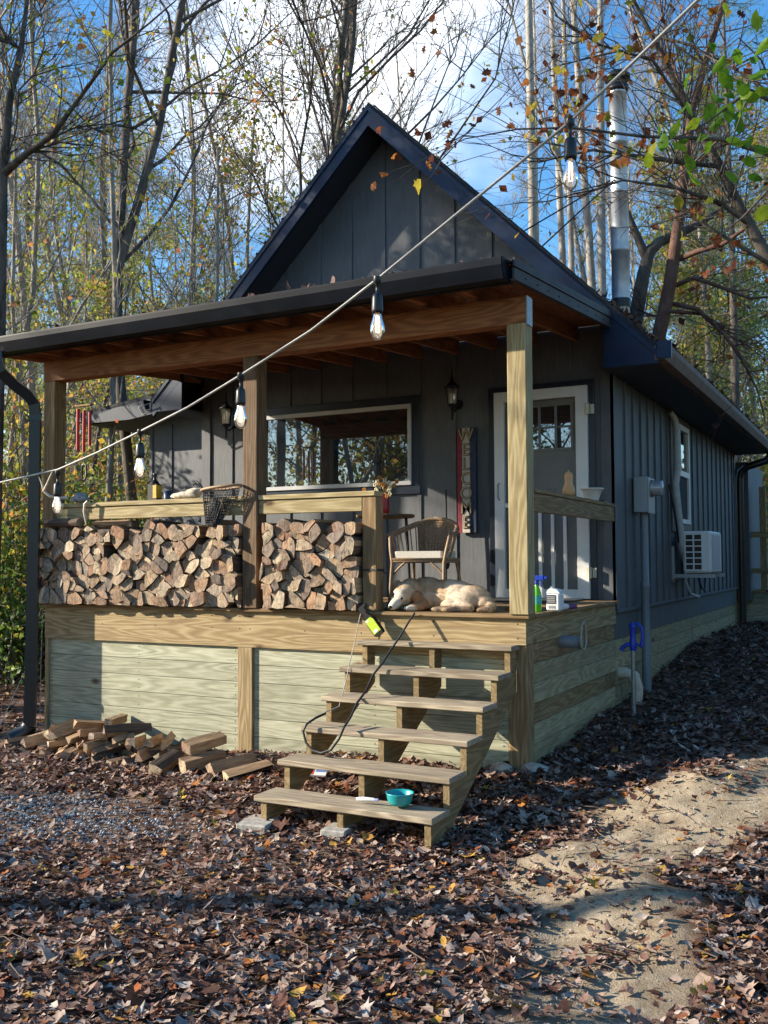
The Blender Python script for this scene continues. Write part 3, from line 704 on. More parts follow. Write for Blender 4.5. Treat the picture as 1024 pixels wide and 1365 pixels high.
# --- railings
for a_,b_ in ((-4.455,-2.362),(-2.218,-1.275)):
    mb=MB(); mb.box(a_,b_,-.045,-.005,.775,.885,0,.4); mb.box(a_,b_+ (.115 if b_>-2 else 0),-.06,.08,.887,.925,0,.7)
    mb.box(a_,b_,-.003,.03,.79,.88,0,.2); mb.build('porch_rail',W_post('X'),cab,bev=.004)
mb=MB(); mb.box(-1.272,-1.155,-.045,.07,.026,.885); mb.build('rail_post',W_tan('Z'),cab,bev=.005)
mb=MB(); mb.box(-1.276,-1.151,-.049,.074,.325,.34); mb.tube([(-1.15,.0,.335),(-1.10,.03,.30),(-1.1,.05,.1),(-1.13,.06,.03)],.006,5); mb.build('strap',M['blackcord'],cab)
mb=MB(); mb.box(0.0,.04,.075,2.27,.742,.872,0,.3); mb.box(-.1,.045,.072,2.30,.875,.905,0,.45); mb.build('side_rail',W_tan('Y'),cab,bev=.004)
# --- flue
CHX,CHY=-.5,4.85
cz=roofz(CHX)
fl=MB(); r0=.104
zz=[cz+.22,4.05,4.75,5.35,5.95]
for a_,b_ in zip(zz,zz[1:]):
    fl.lathe([(r0,a_),(r0,b_-.03),(r0+.004,b_-.028),(r0+.004,b_-.002)],(CHX,CHY,0),28)
flue=fl.build('flue_pipe',M['steel'],cab)
mb=MB(); mb.lathe([(r0+.004,cz-.15),(r0-.004,cz+.12)],(CHX,CHY,0),24); mb.build('flue_base',M['cream_pvc'],flue)
mb=MB(); mb.lathe([(r0+.01,cz+.12),(r0+.01,cz+.22)],(CHX,CHY,0),24); mb.lathe([(.105,5.95),(.13,5.97),(.13,6.02),(.085,6.03),(.085,6.10),(.15,6.11),(.15,6.15),(.09,6.2),(0,6.22)],(CHX,CHY,0),24); mb.build('flue_cap',M['black'],flue)
mb=MB(); mb.tube([(CHX,CHY,4.95),(-1.55,4.35,roofz(-1.55))],.009,5); mb.tube([(CHX,CHY,4.95),(-1.0,3.4,roofz(-1.0))],.009,5); mb.build('flue_stay',M['iron'],flue)
# far wing behind the right corner
mb=MB(); mb.box(-.3,.17,10.5,12.5,-.3,2.0); 
for x in (.0,.09): mb.box(x,x+.03,10.485,10.51,-.3,2.0)
mb.build('rear_wing_wall',M['siding'],cab)
# ------------------------------------------------------------------ stairs
st=empty('stairs',(-.65,-.7,-1.2),'six-tread open wooden steps of weathered boards leading up to porch','stairs')
def lp(o,mb): # shift world coords into parent's space
    L=Vector(o.location); mb.v=[tuple(Vector(p)-L) for p in mb.v]; return mb
def ws(parent,name,mb,mats,**k): lp(parent,mb); return mb.build(name,mats,parent,**k)
y1,run,z1_,rise,Xs,Ws=.162,.257,.182,.170,-1.258,1.206
for k in range(6):
    Y=-(y1+k*run); Z=-(z1_+k*rise); sag=.004*R.uniform(-1,1)
    mb=MB(); mb.box(Xs+R.uniform(-.008,.008),Xs+Ws+R.uniform(-.008,.008),Y,Y+.245,Z-.036,Z); ws(st,'tread',mb,W_grey('X'),bev=.005)
yb,zb=-(y1+5*run),-(z1_+5*rise)
for x in (-1.222,-.68,-.113):
    pts=[]
    for k in range(6):
        Y=-(y1+k*run)+.022; Z=-(z1_+k*rise)-.037
        pts += [(Y+.257 if k else -.02,Z),(Y,Z)]
    gy=yb+.022
    gz=-1.215 if x>-1 else -1.18
    pts += [(gy,gz),(gy+.19,gz),(-.021,-.50)]
    # order: start top at wall, walk down the teeth, bottom, back up
    mb=MB(); mb.prism(pts,'X',x,x+.04); ws(st,'stringer',mb,wood('stringer_board',(.36,.26,.13),(.26,.18,.08),'Y',dirt=.35),bev=.003)
for (x,y,s,lab) in ((-1.235,-1.50,1,'grey concrete block under the left end of the stairs'),(-.70,-1.44,.8,'small concrete block under the middle stringer of the stairs')):
    mb=MB(); mb.box(-.07*s,.13*s,-.08*s,.16*s,0,.075); o=mb.build('concrete_block',M['concrete'],bev=.008,loc=(x,y,gh(x,y)-.02)); o.rotation_euler.z=.15*s; tag(o,lab,'block')
# stones under the corner post
for (x,y,s,lab) in ((.05,.0,.1,'pale rounded stone at the foot of the right corner post'),(-.17,-.06,.08,'pale angular stone left of the corner post foot')):
    mb=MB(); mb.ell((0,0,0),(s*1.1,s*.8,s*.62),14)
    mb.v=[tuple(Vector(p)*(1+.22*noise.noise(Vector(p)*14+Vector((x*9,0,0))))) for p in mb.v]
    o=mb.build('stone',M['stone'],loc=(x,y,-1.04)); tag(o,lab,'stone')

# ------------------------------------------------------------------ firewood
def cutwood():
    mt,n,b=newmat('cut_wood_end'); t=nd(n,'ShaderNodeTexCoord'); oi=nd(n,'ShaderNodeObjectInfo')
    ad=nd(n,'ShaderNodeVectorMath',operation='ADD'); n.links.new(t.outputs['Object'],ad.inputs[0])
    cb=nd(n,'ShaderNodeCombineXYZ'); 
    ml=nd(n,'ShaderNodeMath',operation='MULTIPLY'); ml.inputs[1].default_value=37; n.links.new(oi.outputs['Random'],ml.inputs[0]); 
    for i in range(3): n.links.new(ml.outputs[0],cb.inputs[i])
    n.links.new(cb.outputs[0],ad.inputs[1])
    z=nd(n,'ShaderNodeTexNoise'); z.inputs['Scale'].default_value=24; z.inputs['Detail'].default_value=8; z.inputs['Roughness'].default_value=.65; n.links.new(ad.outputs[0],z.inputs['Vector'])
    wv=nd(n,'ShaderNodeTexWave'); wv.wave_type='RINGS'; wv.rings_direction='Y'; wv.inputs['Scale'].default_value=34; wv.inputs['Distortion'].default_value=3.5; wv.inputs['Detail'].default_value=3; n.links.new(t.outputs['Object'],wv.inputs['Vector'])
    ro=ramp(n,[(0,(.60,.45,.28)),(.25,(.44,.30,.19)),(.45,(.46,.28,.17)),(.58,(.28,.155,.10)),(.8,(.66,.54,.37)),(.92,(.34,.26,.20)),(1,(.14,.10,.075))]); n.links.new(oi.outputs['Random'],ro.inputs[0])
    r1=ramp(n,[(.3,(.55,.55,.55)),(.6,(1.1,1.1,1.1))]); n.links.new(z.outputs[0],r1.inputs[0])
    r2=ramp(n,[(0,(.82,.82,.82)),(.6,(1.05,1.05,1.05))]); n.links.new(wv.outputs[0],r2.inputs[0])
    vo=nd(n,'ShaderNodeTexVoronoi'); vo.feature='DISTANCE_TO_EDGE'; vo.inputs['Scale'].default_value=16; mpv=nd(n,'ShaderNodeMapping'); mpv.inputs['Scale'].default_value=(2.2,.2,.5); n.links.new(ad.outputs[0],mpv.inputs['Vector']); n.links.new(mpv.outputs[0],vo.inputs['Vector'])
    rc=ramp(n,[(.0,(.35,.35,.35)),(.05,(1,1,1))]); n.links.new(vo.outputs['Distance'],rc.inputs[0])
    z5=nd(n,'ShaderNodeTexNoise'); z5.inputs['Scale'].default_value=7; z5.inputs['Detail'].default_value=6; n.links.new(ad.outputs[0],z5.inputs['Vector']); r5=ramp(n,[(.42,(0,0,0)),(.6,(.6,.6,.6))]); n.links.new(z5.outputs[0],r5.inputs[0])
    gg=mixc(n,ro.outputs[0],(.26,.225,.19),r5.outputs[0]); gg=mixc(n,gg,rc.outputs[0],1.0,'MULTIPLY')
    c=mixc(n,gg,r1.outputs[0],1.0,'MULTIPLY'); c=mixc(n,c,r2.outputs[0],1.0,'MULTIPLY'); n.links.new(c,b.inputs['Base Color'])
    b.inputs['Roughness'].default_value=.85; b.inputs['Specular IOR Level'].default_value=.15; bump(n,b,z.outputs[0],.6,.008); return mt
M['cut']=cutwood()
def sidewood(name,c1,c2,sc):
    mt,n,b=newmat(name); t=nd(n,'ShaderNodeTexCoord'); oi=nd(n,'ShaderNodeObjectInfo')
    mp=nd(n,'ShaderNodeMapping'); mp.inputs['Scale'].default_value=(1,.12,1); n.links.new(t.outputs['Object'],mp.inputs['Vector'])
    z=nd(n,'ShaderNodeTexNoise'); z.inputs['Scale'].default_value=sc; z.inputs['Detail'].default_value=8; n.links.new(mp.outputs[0],z.inputs['Vector'])
    r=ramp(n,[(.3,c1),(.7,c2)]); n.links.new(z.outputs[0],r.inputs[0])
    mr=nd(n,'ShaderNodeMapRange'); mr.inputs['To Min'].default_value=.65; mr.inputs['To Max'].default_value=1.25; n.links.new(oi.outputs['Random'],mr.inputs['Value'])
    hv=nd(n,'ShaderNodeHueSaturation'); n.links.new(mr.outputs[0],hv.inputs['Value']); n.links.new(r.outputs[0],hv.inputs['Color']); n.links.new(hv.outputs[0],b.inputs['Base Color'])
    b.inputs['Roughness'].default_value=.9; bump(n,b,z.outputs[0],.8,.008); return mt
M['split']=sidewood('split_wood',(.24,.135,.07),(.50,.34,.19),60); M['logbark']=sidewood('log_bark',(.045,.03,.022),(.13,.09,.06),45)
def clip(poly,px,pz,nx_,nz_):
    out=[]; 
    for i in range(len(poly)):
        a,b=poly[i],poly[(i+1)%len(poly)]
        da=(a[0]-px)*nx_+(a[1]-pz)*nz_; db=(b[0]-px)*nx_+(b[1]-pz)*nz_
        if da<=0: out.append((a[0],a[1],a[2]))
        if (da<0<db) or (db<0<da):
            t=da/(da-db); out.append((a[0]+(b[0]-a[0])*t,a[1]+(b[1]-a[1])*t, a[2] if da<0 else 'N'))
    return out
def area(p): return abs(sum(p[i][0]*p[(i+1)%len(p)][1]-p[(i+1)%len(p)][0]*p[i][1] for i in range(len(p))))/2
LOGN=[0]
def make_log(poly,yf,length,label,group,rg_,tilt=0,loc=None,rot=None,mat_over=None):
    """poly: outline in xz with an edge tag each; B = bark edge (bulged)"""
    cx=sum(p[0] for p in poly)/len(poly); cz=sum(p[1] for p in poly)/len(poly)
    pts=[]
    for i,(x,z,e) in enumerate(poly):
        nx_,nz_=poly[(i+1)%len(poly)][:2]
        x1,z1=cx+(x-cx)*.95,cz+(z-cz)*.95; x2,z2=cx+(nx_-cx)*.95,cz+(nz_-cz)*.95
        L=math.hypot(x2-x1,z2-z1)
        if L<.004: continue
        pts.append((x1,z1,e))
        mx_,mz_=(x1+x2)/2,(z1+z2)/2; 
        ox,oz=(z2-z1)/L,-(x2-x1)/L
        if (mx_-cx)*ox+(mz_-cz)*oz<0: ox,oz=-ox,-oz
        bl=(.05*L if e=='B' else rg_.uniform(-.06,.05)*L)
        pts.append((mx_+ox*bl,mz_+oz*bl,e))
    n=len(pts)
    if n<3: return None
    mb=MB(); s2=rg_.uniform(.8,1.0); dx,dz=rg_.uniform(-.01,.01),rg_.uniform(-.01,.01)
    if area(pts)==0: return None
    # make counter-clockwise seen from the front
    sg=sum(pts[i][0]*pts[(i+1)%n][1]-pts[(i+1)%n][0]*pts[i][1] for i in range(n))
    if sg<0: pts=pts[::-1]; pts=[(a[0],a[1],pts[(i+1)%n][2]) for i,a in enumerate(pts)]
    sk=rg_.uniform(-.12,.12); sk2=rg_.uniform(-.12,.12)
    fr=[(x-cx,-length/2+(x-cx)*sk+(z-cz)*sk2+rg_.uniform(-.003,.003),z-cz) for x,z,e in pts]
    md=[((x-cx)*.985,0,(z-cz)*.985) for x,z,e in pts]
    bk=[((x-cx)*s2+dx,length/2,(z-cz)*s2+dz) for x,z,e in pts]
    mb.add(fr,[tuple(range(n))],0); mb.add(bk,[tuple(range(n-1,-1,-1))],0)
    for i in range(n):
        j=(i+1)%n; mi=2 if pts[i][2]=='B' else 1
        mb.add([fr[i],fr[j],md[j],md[i],bk[j],bk[i]],[(1,0,3,2),(2,3,5,4)],mi,None,False)
    o=mb.build('firewood_log',[M['cut'],M['split'],M['logbark']],label=label,cat='firewood',group=group)
    if loc is None: o.location=(cx,yf+length/2,cz)
    else: o.location=loc
    if rot: o.rotation_euler=rot
    LOGN[0]+=1
    return o
def wedges(x0,x1,z0,ztop,size,rg_,cuts=(2,2,2,3,1)):
    seeds=[]; j=0; z=z0+size*.4
    while z<ztop(0.5*(x0+x1))+size:
        x=x0+size*(.5 if j%2 else .1)
        while x<x1+size*.3:
            seeds.append((x+rg_.uniform(-.28,.28)*size,z+rg_.uniform(-.25,.25)*size)); x+=size
        z+=size*.83; j+=1
    res=[]
    for i,(sx,sz) in enumerate(seeds):
        if not(x0-.02<sx<x1+.02) or sz>ztop(sx): continue
        poly=[(x0,z0,'B'),(x1,z0,'B'),(x1,z0+2,'B'),(x0,z0+2,'B')]
        poly=[(sx-size*.72,max(z0,sz-size*.72),'B'),(sx+size*.72,max(z0,sz-size*.72),'B'),(sx+size*.72,sz+size*.62,'B'),(sx-size*.72,sz+size*.62,'B')]
        for k,(tx,tz) in enumerate(seeds):
            if k!=i and math.hypot(tx-sx,tz-sz)<size*2.1:
                L=math.hypot(tx-sx,tz-sz); poly=clip(poly,(sx+tx)/2,(sz+tz)/2,(tx-sx)/L,(tz-sz)/L)
                poly=[(a,b,'B' if e=='N' else e) for a,b,e in poly]
        if len(poly)>2: poly=clip(poly,x0,z0,-1,0)
        if len(poly)>2: poly=clip(poly,x1,z0,1,0)
        poly=[(a,b,'B') for a,b,e in poly]
        if len(poly)<3: continue
        n=rg_.choice(cuts); ps=[poly]; a0=rg_.uniform(0,2*PI); ox,oz=sx+rg_.uniform(-.14,.14)*size,sz+rg_.uniform(-.14,.14)*size
        if n==2:
            ps=[clip(poly,ox,oz,math.cos(a0)*sg,math.sin(a0)*sg) for sg in (1,-1)]
        elif n>2:
            an=[a0+2*PI*(k+rg_.uniform(-.14,.14))/n for k in range(n)]; ps=[]
            for k in range(n):
                u,v=an[k],an[(k+1)%n]
                q=clip(poly,ox,oz,math.sin(u),-math.cos(u))
                if len(q)>2: q=clip(q,ox,oz,-math.sin(v),math.cos(v))
                ps.append(q)
        ps=[[(a,b,'S' if e=='N' else e) for a,b,e in q] for q in ps if len(q)>2]
        out_=[]
        for q in ps:
            mx_=sum(t[0] for t in q)/len(q); mz_=sum(t[1] for t in q)/len(q); r_=rg_.uniform(-.13,.13); c_,s__=math.cos(r_),math.sin(r_); k_=rg_.uniform(.93,1.02)
            out_.append([(mx_+((x-mx_)*c_-(z-mz_)*s__)*k_,max(z0,mz_+((x-mx_)*s__+(z-mz_)*c_)*k_),e) for x,z,e in q])
        ps=out_
        for p_ in ps:
            if area(p_)>.0012: res.append(p_)
    return res
r1=random.Random(21)
GL='split logs stacked on the porch left of the middle post'; GR='split logs stacked between the middle post and rail post'; GG='split logs heaped on the ground below the porch'
for p_ in wedges(-4.63,-2.365,.03,lambda x:.70+.03*math.sin(x*5),.162,r1,(2,3,3,3,3)):
    if r1.random()<.03: continue
    make_log(p_,-.115+r1.uniform(-.035,.035),.40,'wedge of split firewood packed in the long left stack behind the porch rail',GL,r1)
for p_ in wedges(-2.15,-1.29,.03,lambda x:.68+.03*math.sin(x*6),.162,r1,(2,3,3,3,3)):
    make_log(p_,-.11+r1.uniform(-.035,.035),.40,'wedge of split firewood packed in the short right stack beside the rail post',GR,r1)
# two logs lying crosswise on top of the left stack
def wedge_poly(rg_,s):
    k=rg_.choice((3,3,4)); a0=rg_.uniform(0,6.28)
    p=[]
    for i in range(k):
        a=a0+i*2*PI/k+rg_.uniform(-.3,.3); r_=s*rg_.uniform(.8,1.15); p.append((r_*math.cos(a),r_*math.sin(a)*.85,'B' if i==0 else 'S'))
    return p
def round_poly(s): return [(s*math.cos(a*PI/4),s*math.sin(a*PI/4)*.85,'B') for a in range(8)]
o=make_log(round_poly(.05),0,.42,'pale debarked half-round log lying across the left end of the top of the stack','', r1,loc=(-4.32,-.08,.75),rot=(0,0,PI/2))
o=make_log(wedge_poly(r1,.06),0,.42,'orange-brown split log laid crosswise on the stack left of its middle','',r1,loc=(-3.75,-.08,.735),rot=(0,.04,PI/2-.1))
# heap on the ground
r2=random.Random(8)
for layer,(nn,zz_,xa,xb) in enumerate(((24,.03,-4.5,-2.45),(18,.095,-4.38,-2.6),(12,.16,-4.1,-2.85),(4,.215,-3.75,-3.2))):
    for i in range(nn):
        x=xa+(xb-xa)*(i+.5)/nn+r2.uniform(-.05,.05); y=-.40+r2.uniform(-.12,.08)+.05*layer
        make_log(wedge_poly(r2,r2.uniform(.038,.062)),0,r2.uniform(.28,.40),'split log in the tumbled heap on the leaves below the porch skirt',GG,r2,
                 loc=(x,y,gh(x,y)+zz_+r2.uniform(-.012,.02)),rot=(r2.uniform(-.15,.25),r2.uniform(-3,3),r2.gauss(.12,.42)))
big=[(-2.66,-.62,.07,.25,'thick split log with a pale end at the near right of the ground heap'),(-2.38,-.52,.075,-.25,'thick rough-barked log beside the middle skirt post'),(-2.45,-.42,.20,-.15,'long weathered log resting on top at the right of the heap'),(-2.12,-.52,.06,-.35,'grey cracked log right of the middle skirt post'),(-1.92,-.60,.045,-.5,'reddish bark-covered log at the right end, nearest the stairs')]
for x,y,dz,rz,lab in big:
    o=make_log(wedge_poly(r2,.075),0,.36,lab,'',r2,loc=(x,y,gh(x,y)+dz),rot=(.12,r2.uniform(-1,1),rz))
print('logs',LOGN[0])
# ------------------------------------------------------------------ rail clutter
def thing1(name,mb,mats,loc,label,cat,rz=0,**k):
    o=mb.build(name,mats,loc=loc,label=label,cat=cat,**k); o.rotation_euler.z=rz; return o
# landing net
tn=empty('landing_net',(-2.55,-.10,.95),'black mesh landing net with brown oval hoop hung over the rail','fishing net')
mb=MB(); mb.tube([(.19*math.cos(a),.09*math.sin(a),.045+.015*math.cos(a)) for a in np.linspace(0,2*PI,25)],.013,7); mb.build('hoop',M['wick'],tn)
mb=MB(); 
vs=[]; nn=16; lv=8
for j in range(lv):
    t=j/(lv-1); 
    for i in range(nn):
        a=2*PI*i/nn; rr_=1-.70*t**1.1; wob=1+.13*noise.noise(Vector((math.cos(a)*2,math.sin(a)*2,t*3)))
        vs.append((.185*math.cos(a)*rr_*wob-.07*t,.085*math.sin(a)*rr_*wob-.03*t,.04-.31*t**.9))
fs_=[(j*nn+i,j*nn+(i+1)%nn,(j+1)*nn+(i+1)%nn,(j+1)*nn+i) for j in range(lv-1) for i in range(nn)]+[tuple((lv-1)*nn+i for i in range(nn))]
mb.add(vs,fs_,0,.5)
o=mb.build('mesh_bag',flat('black_net',(.03,.03,.034),.5,nscale=45,var=.9,bmp=1),tn)
s_=o.modifiers.new('sub','SUBSURF'); s_.levels=1; s_.render_levels=1
wf_=o.modifiers.new('wire','WIREFRAME'); wf_.thickness=.0055; wf_.use_replace=True
mb=MB(); mb.ell((-.05,-.02,-.13),(.055,.03,.11),12); mb.v=[tuple(Vector(p)*(1+.3*noise.noise(Vector(p)*30))) for p in mb.v]; mb.build('bunched_net',flat('dark_net',(.02,.02,.022),.8,nscale=60,var=.9,bmp=1),tn)
# antler beside the left post
mb=MB()
def Pn_(px,py,y): return aty(px,py,y)
mb.tube([Pn_(90,663,-.12),Pn_(78,664,-.16),Pn_(66,661,-.2),Pn_(58,654,-.22),Pn_(56,645,-.23),Pn_(52,636,-.24)],[.015,.014,.013,.012,.009,.003],8)
mb.tube([Pn_(58,655,-.22),Pn_(63,645,-.24),Pn_(67,635,-.25),Pn_(71,626,-.25)],[.011,.01,.007,.003],8)
o=mb.build('antler',M['bone'],label='pale forked antler fixed to the left porch post beside the downspout',cat='antler')
mb=MB(); mb.tube([Pn_(117,668,-.10),Pn_(113,672,-.11),Pn_(112,682,-.11),Pn_(114,693,-.11),Pn_(115,699,-.10)],[.012,.013,.011,.009,.006],8)
mb.build('antler',M['bone'],label='white curved antler tine hanging over the rail near its left end',cat='antler')
mb=MB(); mb.ell((0,0,.05),(.085,.05,.045),14); mb.ell((.06,0,.045),(.05,.03,.026),12); mb.ell((-.05,-.03,.04),(.03,.02,.03),10)
mb.v=[tuple(Vector(p)*(1+.18*noise.noise(Vector(p)*25))) for p in mb.v]
thing1('animal_skull',mb,flat('grey_bone',(.30,.31,.32),.8,nscale=30,var=.4,bmp=.6),(-4.2,.0,.925),'small grey animal skull resting on the rail by the left post','skull')
# bottles and things on the left rail
b_=empty('bottle',(-3.36,.03,.926),'tall black bottle with yellow side label standing on the left rail','bottle')
mb=MB(); mb.prism([(-.05,-.035),(.05,-.035),(.05,.035),(-.05,.035)],'Z',0,.14); mb.lathe([(.045,.14),(.03,.165),(.014,.18),(.013,.215),(.016,.216),(.016,.235),(0,.236)],(0,0,0),16); mb.build('bottle_body',M['black'],b_,bev=.004)
mb=MB(); mb.box(.0505,.0515,-.03,.03,.02,.13); mb.box(.01,.048,-.0365,-.0355,.02,.13); mb.build('bottle_label',flat('yellow_label',(.62,.36,.02),.5),b_)
mb=MB(); mb.lathe([(.03,0),(.034,.08),(.031,.08),(.028,.008),(0,.008)],(0,0,0),18); thing1('cup',mb,flat('navy_cup',(.02,.04,.09),.4),(-3.22,.03,.926),'small dark blue cup on the rail beside the black bottle','cup')
mb=MB()
mb.ell((0,0,.03),(.16,.05,.032),18); mb.ell((.10,.0,.055),(.09,.045,.035),14)
mb.v=[tuple(Vector(p)*(1+.22*noise.noise(Vector(p)*22))) for p in mb.v]
thing1('driftwood',mb,flat('pale_driftwood',(.50,.44,.34),.9,nscale=40,var=.4,bmp=.8),(-3.0,.0,.926),'pale lumpy driftwood piece lying on the rail left of the net','driftwood')
mb=MB(); mb.tube([(-.05,0,.06),(-.02,.01,.09),(.02,0,.07),(.05,.01,.03)],.008,6); mb.box(.09,.16,-.02,.03,0,.03)
thing1('tool',mb,M['iron'],(-2.92,.06,.985),'small dark curved metal tool lying on the driftwood','tool')
# wind chime
wc=empty('wind_chime',(-4.56,.4,1.87),'red three-tube wind chime hanging at the left end of the porch','wind chime')
for i,(dx,l) in enumerate(((-.085,.40),(-.005,.415),(.07,.35))):
    mb=MB(); mb.tube([(dx,0,0-.02*i),(dx,0,-l-.02*i*.3)],.0155,10); mb.build('chime_tube',M['red'],wc)
mb=MB(); mb.box(-.09,.09,-.02,.02,.02,.035); mb.build('chime_bar',W_tan('X'),wc)
mb=MB(); mb.tube([(0,0,.035),(0,0,.42)],.002,4); mb.tube([(-.005,0,-.02),(0,0,-.52)],.002,4); mb.build('chime_string',M['cord'],wc)
mb=MB(); 
mb.tube([(-.025,0,-.55),(.01,0,-.53),(.03,0,-.56),(.03,0,-.66),(.005,0,-.69),(-.025,0,-.67),(-.025,0,-.55)],.009,6); mb.build('wind_catcher',M['black'],wc)
# hanging spray bottle
sb=empty('spray_bottle',(-1.13,-.09,-.03),'black bottle with bright yellow-green label hanging head up over the porch edge','bottle')
A=Vector(aty(484,812,-.09))-sb.location; B=Vector(aty(507,846,-.10))-sb.location; dv=(B-A); 
ang=math.atan2(dv.x,-dv.z); Mr=Matrix.Translation((A+B)/2)@Matrix.Rotation(-ang,4,'Y')
L=dv.length
mb=MB(); pr=[(-.034,-L*.5),(.034,-L*.5),(.04,-L*.42),(.040,-.01),(.034,.03),(.016,.06),(.014,L*.38),(-.014,L*.38),(-.016,.06),(-.034,.03),(-.040,-.01),(-.04,-L*.42)]
mb.prism([(u,v) for u,v in pr],'Y',-.02,.02); mb.v=[tuple(Mr@Vector(p)) for p in mb.v]; mb.build('bottle_body',M['black'],sb,bev=.006)
mb=MB(); mb.prism([(-.034,-L*.40),(.034,-L*.40),(.034,.005),(.02,.03),(-.034,.03)],'Y',-.0215,-.0205); mb.v=[tuple(Mr@Vector(p)) for p in mb.v]; lb_=mb.build('bottle_label',flat('lime_label',(.45,.62,.03),.45),sb)
mb=MB(); mb.prism([(-.02,-L*.38),(.012,-L*.38),(.012,-L*.28),(-.02,-L*.28)],'Y',-.0225,-.0217); mb.prism([(-.03,.01),(.0,.01),(-.01,.026),(-.03,.026)],'Y',-.0225,-.0217); mb.v=[tuple(Mr@Vector(p)) for p in mb.v]; mb.build('label_panel',M['white'],lb_)
mb=MB(); mb.prism([(-.02,L*.36),(.02,L*.36),(.022,L*.5),(.045,L*.52),(.045,L*.6),(-.03,L*.6),(-.024,L*.5)],'Y',-.015,.015); mb.v=[tuple(Mr@Vector(p)) for p in mb.v]; mb.build('spray_head',M['black'],sb,bev=.004)
# twine hanging
mb=MB(); mb.tube([aty(481,818,-.08),aty(477,835,-.09),aty(474,852,-.085),aty(470,868,-.07),aty(466,884,-.42),aty(462,905,-.44),aty(452,942,-.7),aty(432,950,-.9)],.0035,5); mb.build('twine',M['cord'],label='thin grey twine trailing from the porch edge down the left of the stairs',cat='twine')
mb=MB(); mb.tube([(-4.60,-.07,-.03),(-4.68,-.12,-.5),(-4.80,-.3,-1.0),(-4.84,-.38,-1.16)],.004,5); mb.tube([(-4.56,-.08,-.0),(-4.555,-.1,-.5),(-4.57,-.09,-1.1)],.003,5); mb.build('wire',M['cord'],label='thin wires running from the left porch corner down to the ground',cat='wire')
# leash
mb=MB(); LP=[(553,817,-.075),(545,829,-.12),(533,849,-.19),(520,868,-.25),(510,884,-.44),(497,900,-.46),(488,921,-.62),(476,937,-.72),(468,955,-.80),(459,969,-.98),(452,985,-1.0),(441,1000,-1.02),(428,1004,-1.02),(416,1000,-1.0),(408,990,-.99),(404,975,-.98),(409,965,-.97),(421,957,-.90),(434,951,-.8)]
mb.tube([aty(*q) for q in LP],.0085,6); mb.build('leash',M['blackcord'],label='long black leash running from the dog down the stair treads',cat='leash')
# bowl and tube on the lowest tread
mb=MB(); mb.lathe([(.0,.004),(.055,.0),(.07,.02),(.079,.062),(.083,.07),(.080,.071),(.074,.062),(.064,.022),(.05,.012),(0,.012)],(0,0,0),32); thing1('pet_bowl',mb,M['teal'],(-.33,-1.30,-1.015),'round teal bowl standing on the lowest stair tread','bowl')
tt=empty('squeeze_tube',(-.53,-1.33,-1.008),'small white squeezed tube lying on the lowest tread beside the bowl','tube',rz=.1)
mb=MB(); mb.tube([(-.07,0,0),(-.03,0,.006),(.04,0,.008),(.05,0,.008)],[.012,.014,.011,.008],10,flat=.6); mb.build('tube_body',M['white'],tt)
mb=MB(); mb.tube([(.05,0,.008),(.07,0,.008)],.009,10); mb.build('tube_cap',flat('lilac_cap',(.3,.32,.55),.4),tt)
mb=MB(); mb.box(-.09,.09,-.06,.06,0,.012,0); mb.box(-.085,.0,-.055,.055,.0125,.0135,1); mb.box(.01,.085,-.02,.055,.0125,.0135,2)
o=thing1('carton',mb,[M['white'],flat('red_print',(.5,.05,.04),.5),flat('blue_print',(.1,.2,.45),.5)],(-1.36,-.58,gh(-1.36,-.58)+.06),'crumpled red white and blue carton on the leaves under the stairs','carton',rz=.3); o.rotation_euler.x=.35
# small orange block on the deck right of the dog
mb=MB(); mb.box(-.05,.05,-.03,.03,0,.03); thing1('wood_offcut',mb,W_beam('X'),(-.27,.45,.026),'short orange-brown wood offcut on the deck by the dog rump','wood',bev=.003)
# spray bottle, jug, tube by the right post
sb2=empty('spray_bottle',(-.03,.30,.026),'green liquid spray bottle with blue trigger head beside the right post','spray bottle')
gp=flat('green_liquid_plastic',(.16,.62,.03),.25,var=.05)
mb=MB(); mb.lathe([(0,0),(.034,.0),(.037,.01),(.037,.11),(.034,.14),(.022,.175),(.014,.19),(.013,.2)],(0,0,0),24); mb.build('bottle_body',gp,sb2)
mb=MB(); mb.lathe([(.038,.06),(.0382,.12)],(0,0,0),24); mb.build('bottle_label',flat('aqua_label',(.1,.55,.45),.5),sb2)
bl=flat('blue_plastic',(.015,.05,.4),.35)
mb=MB(); mb.lathe([(.017,.2),(.017,.225),(.012,.23)],(0,0,0),16); mb.box(-.03,.055,-.014,.014,.23,.265); mb.box(.055,.08,-.01,.01,.238,.258); mb.tube([(.035,0,.232),(.04,0,.2),(.032,0,.18)],.006,6); mb.build('trigger_head',bl,sb2,bev=.004)
jg=empty('jug',(.005,.52,.026),'white plastic jug with a dark printed label between the spray bottle and tube','jug')
mb=MB(); mb.box(-.02,.085,-.055,.055,0,.13); mb.prism([(-.02,.13),(.085,.13),(.06,.16),(.01,.17),(-.01,.155)],'Y',-.05,.05); mb.lathe([(.017,.16),(.017,.185),(0,.186)],(.01,0,0),16); mb.build('jug_body',M['white'],jg,bev=.012)
mb=MB(); mb.box(-.015,.055,-.0575,-.056,.055,.12); 
jl=mb.build('jug_label',flat('dark_label',(.05,.05,.06),.5),jg); mb=MB()
for zz_ in (.065,.078,.09,.103): mb.box(-.01,.05,-.0588,-.0578,zz_,zz_+.005)
for k in range(5): mb.box(.0+.01*k,.006+.01*k,-.0592,-.056,.022+.002*(k%2),.042)
mb.build('label_print',flat('grey_print',(.4,.4,.4),.5),jl)
tb=empty('squeeze_tube',(.02,.72,.05),'white tube with purple cap lying on the deck right of the jug','tube',rz=.6)
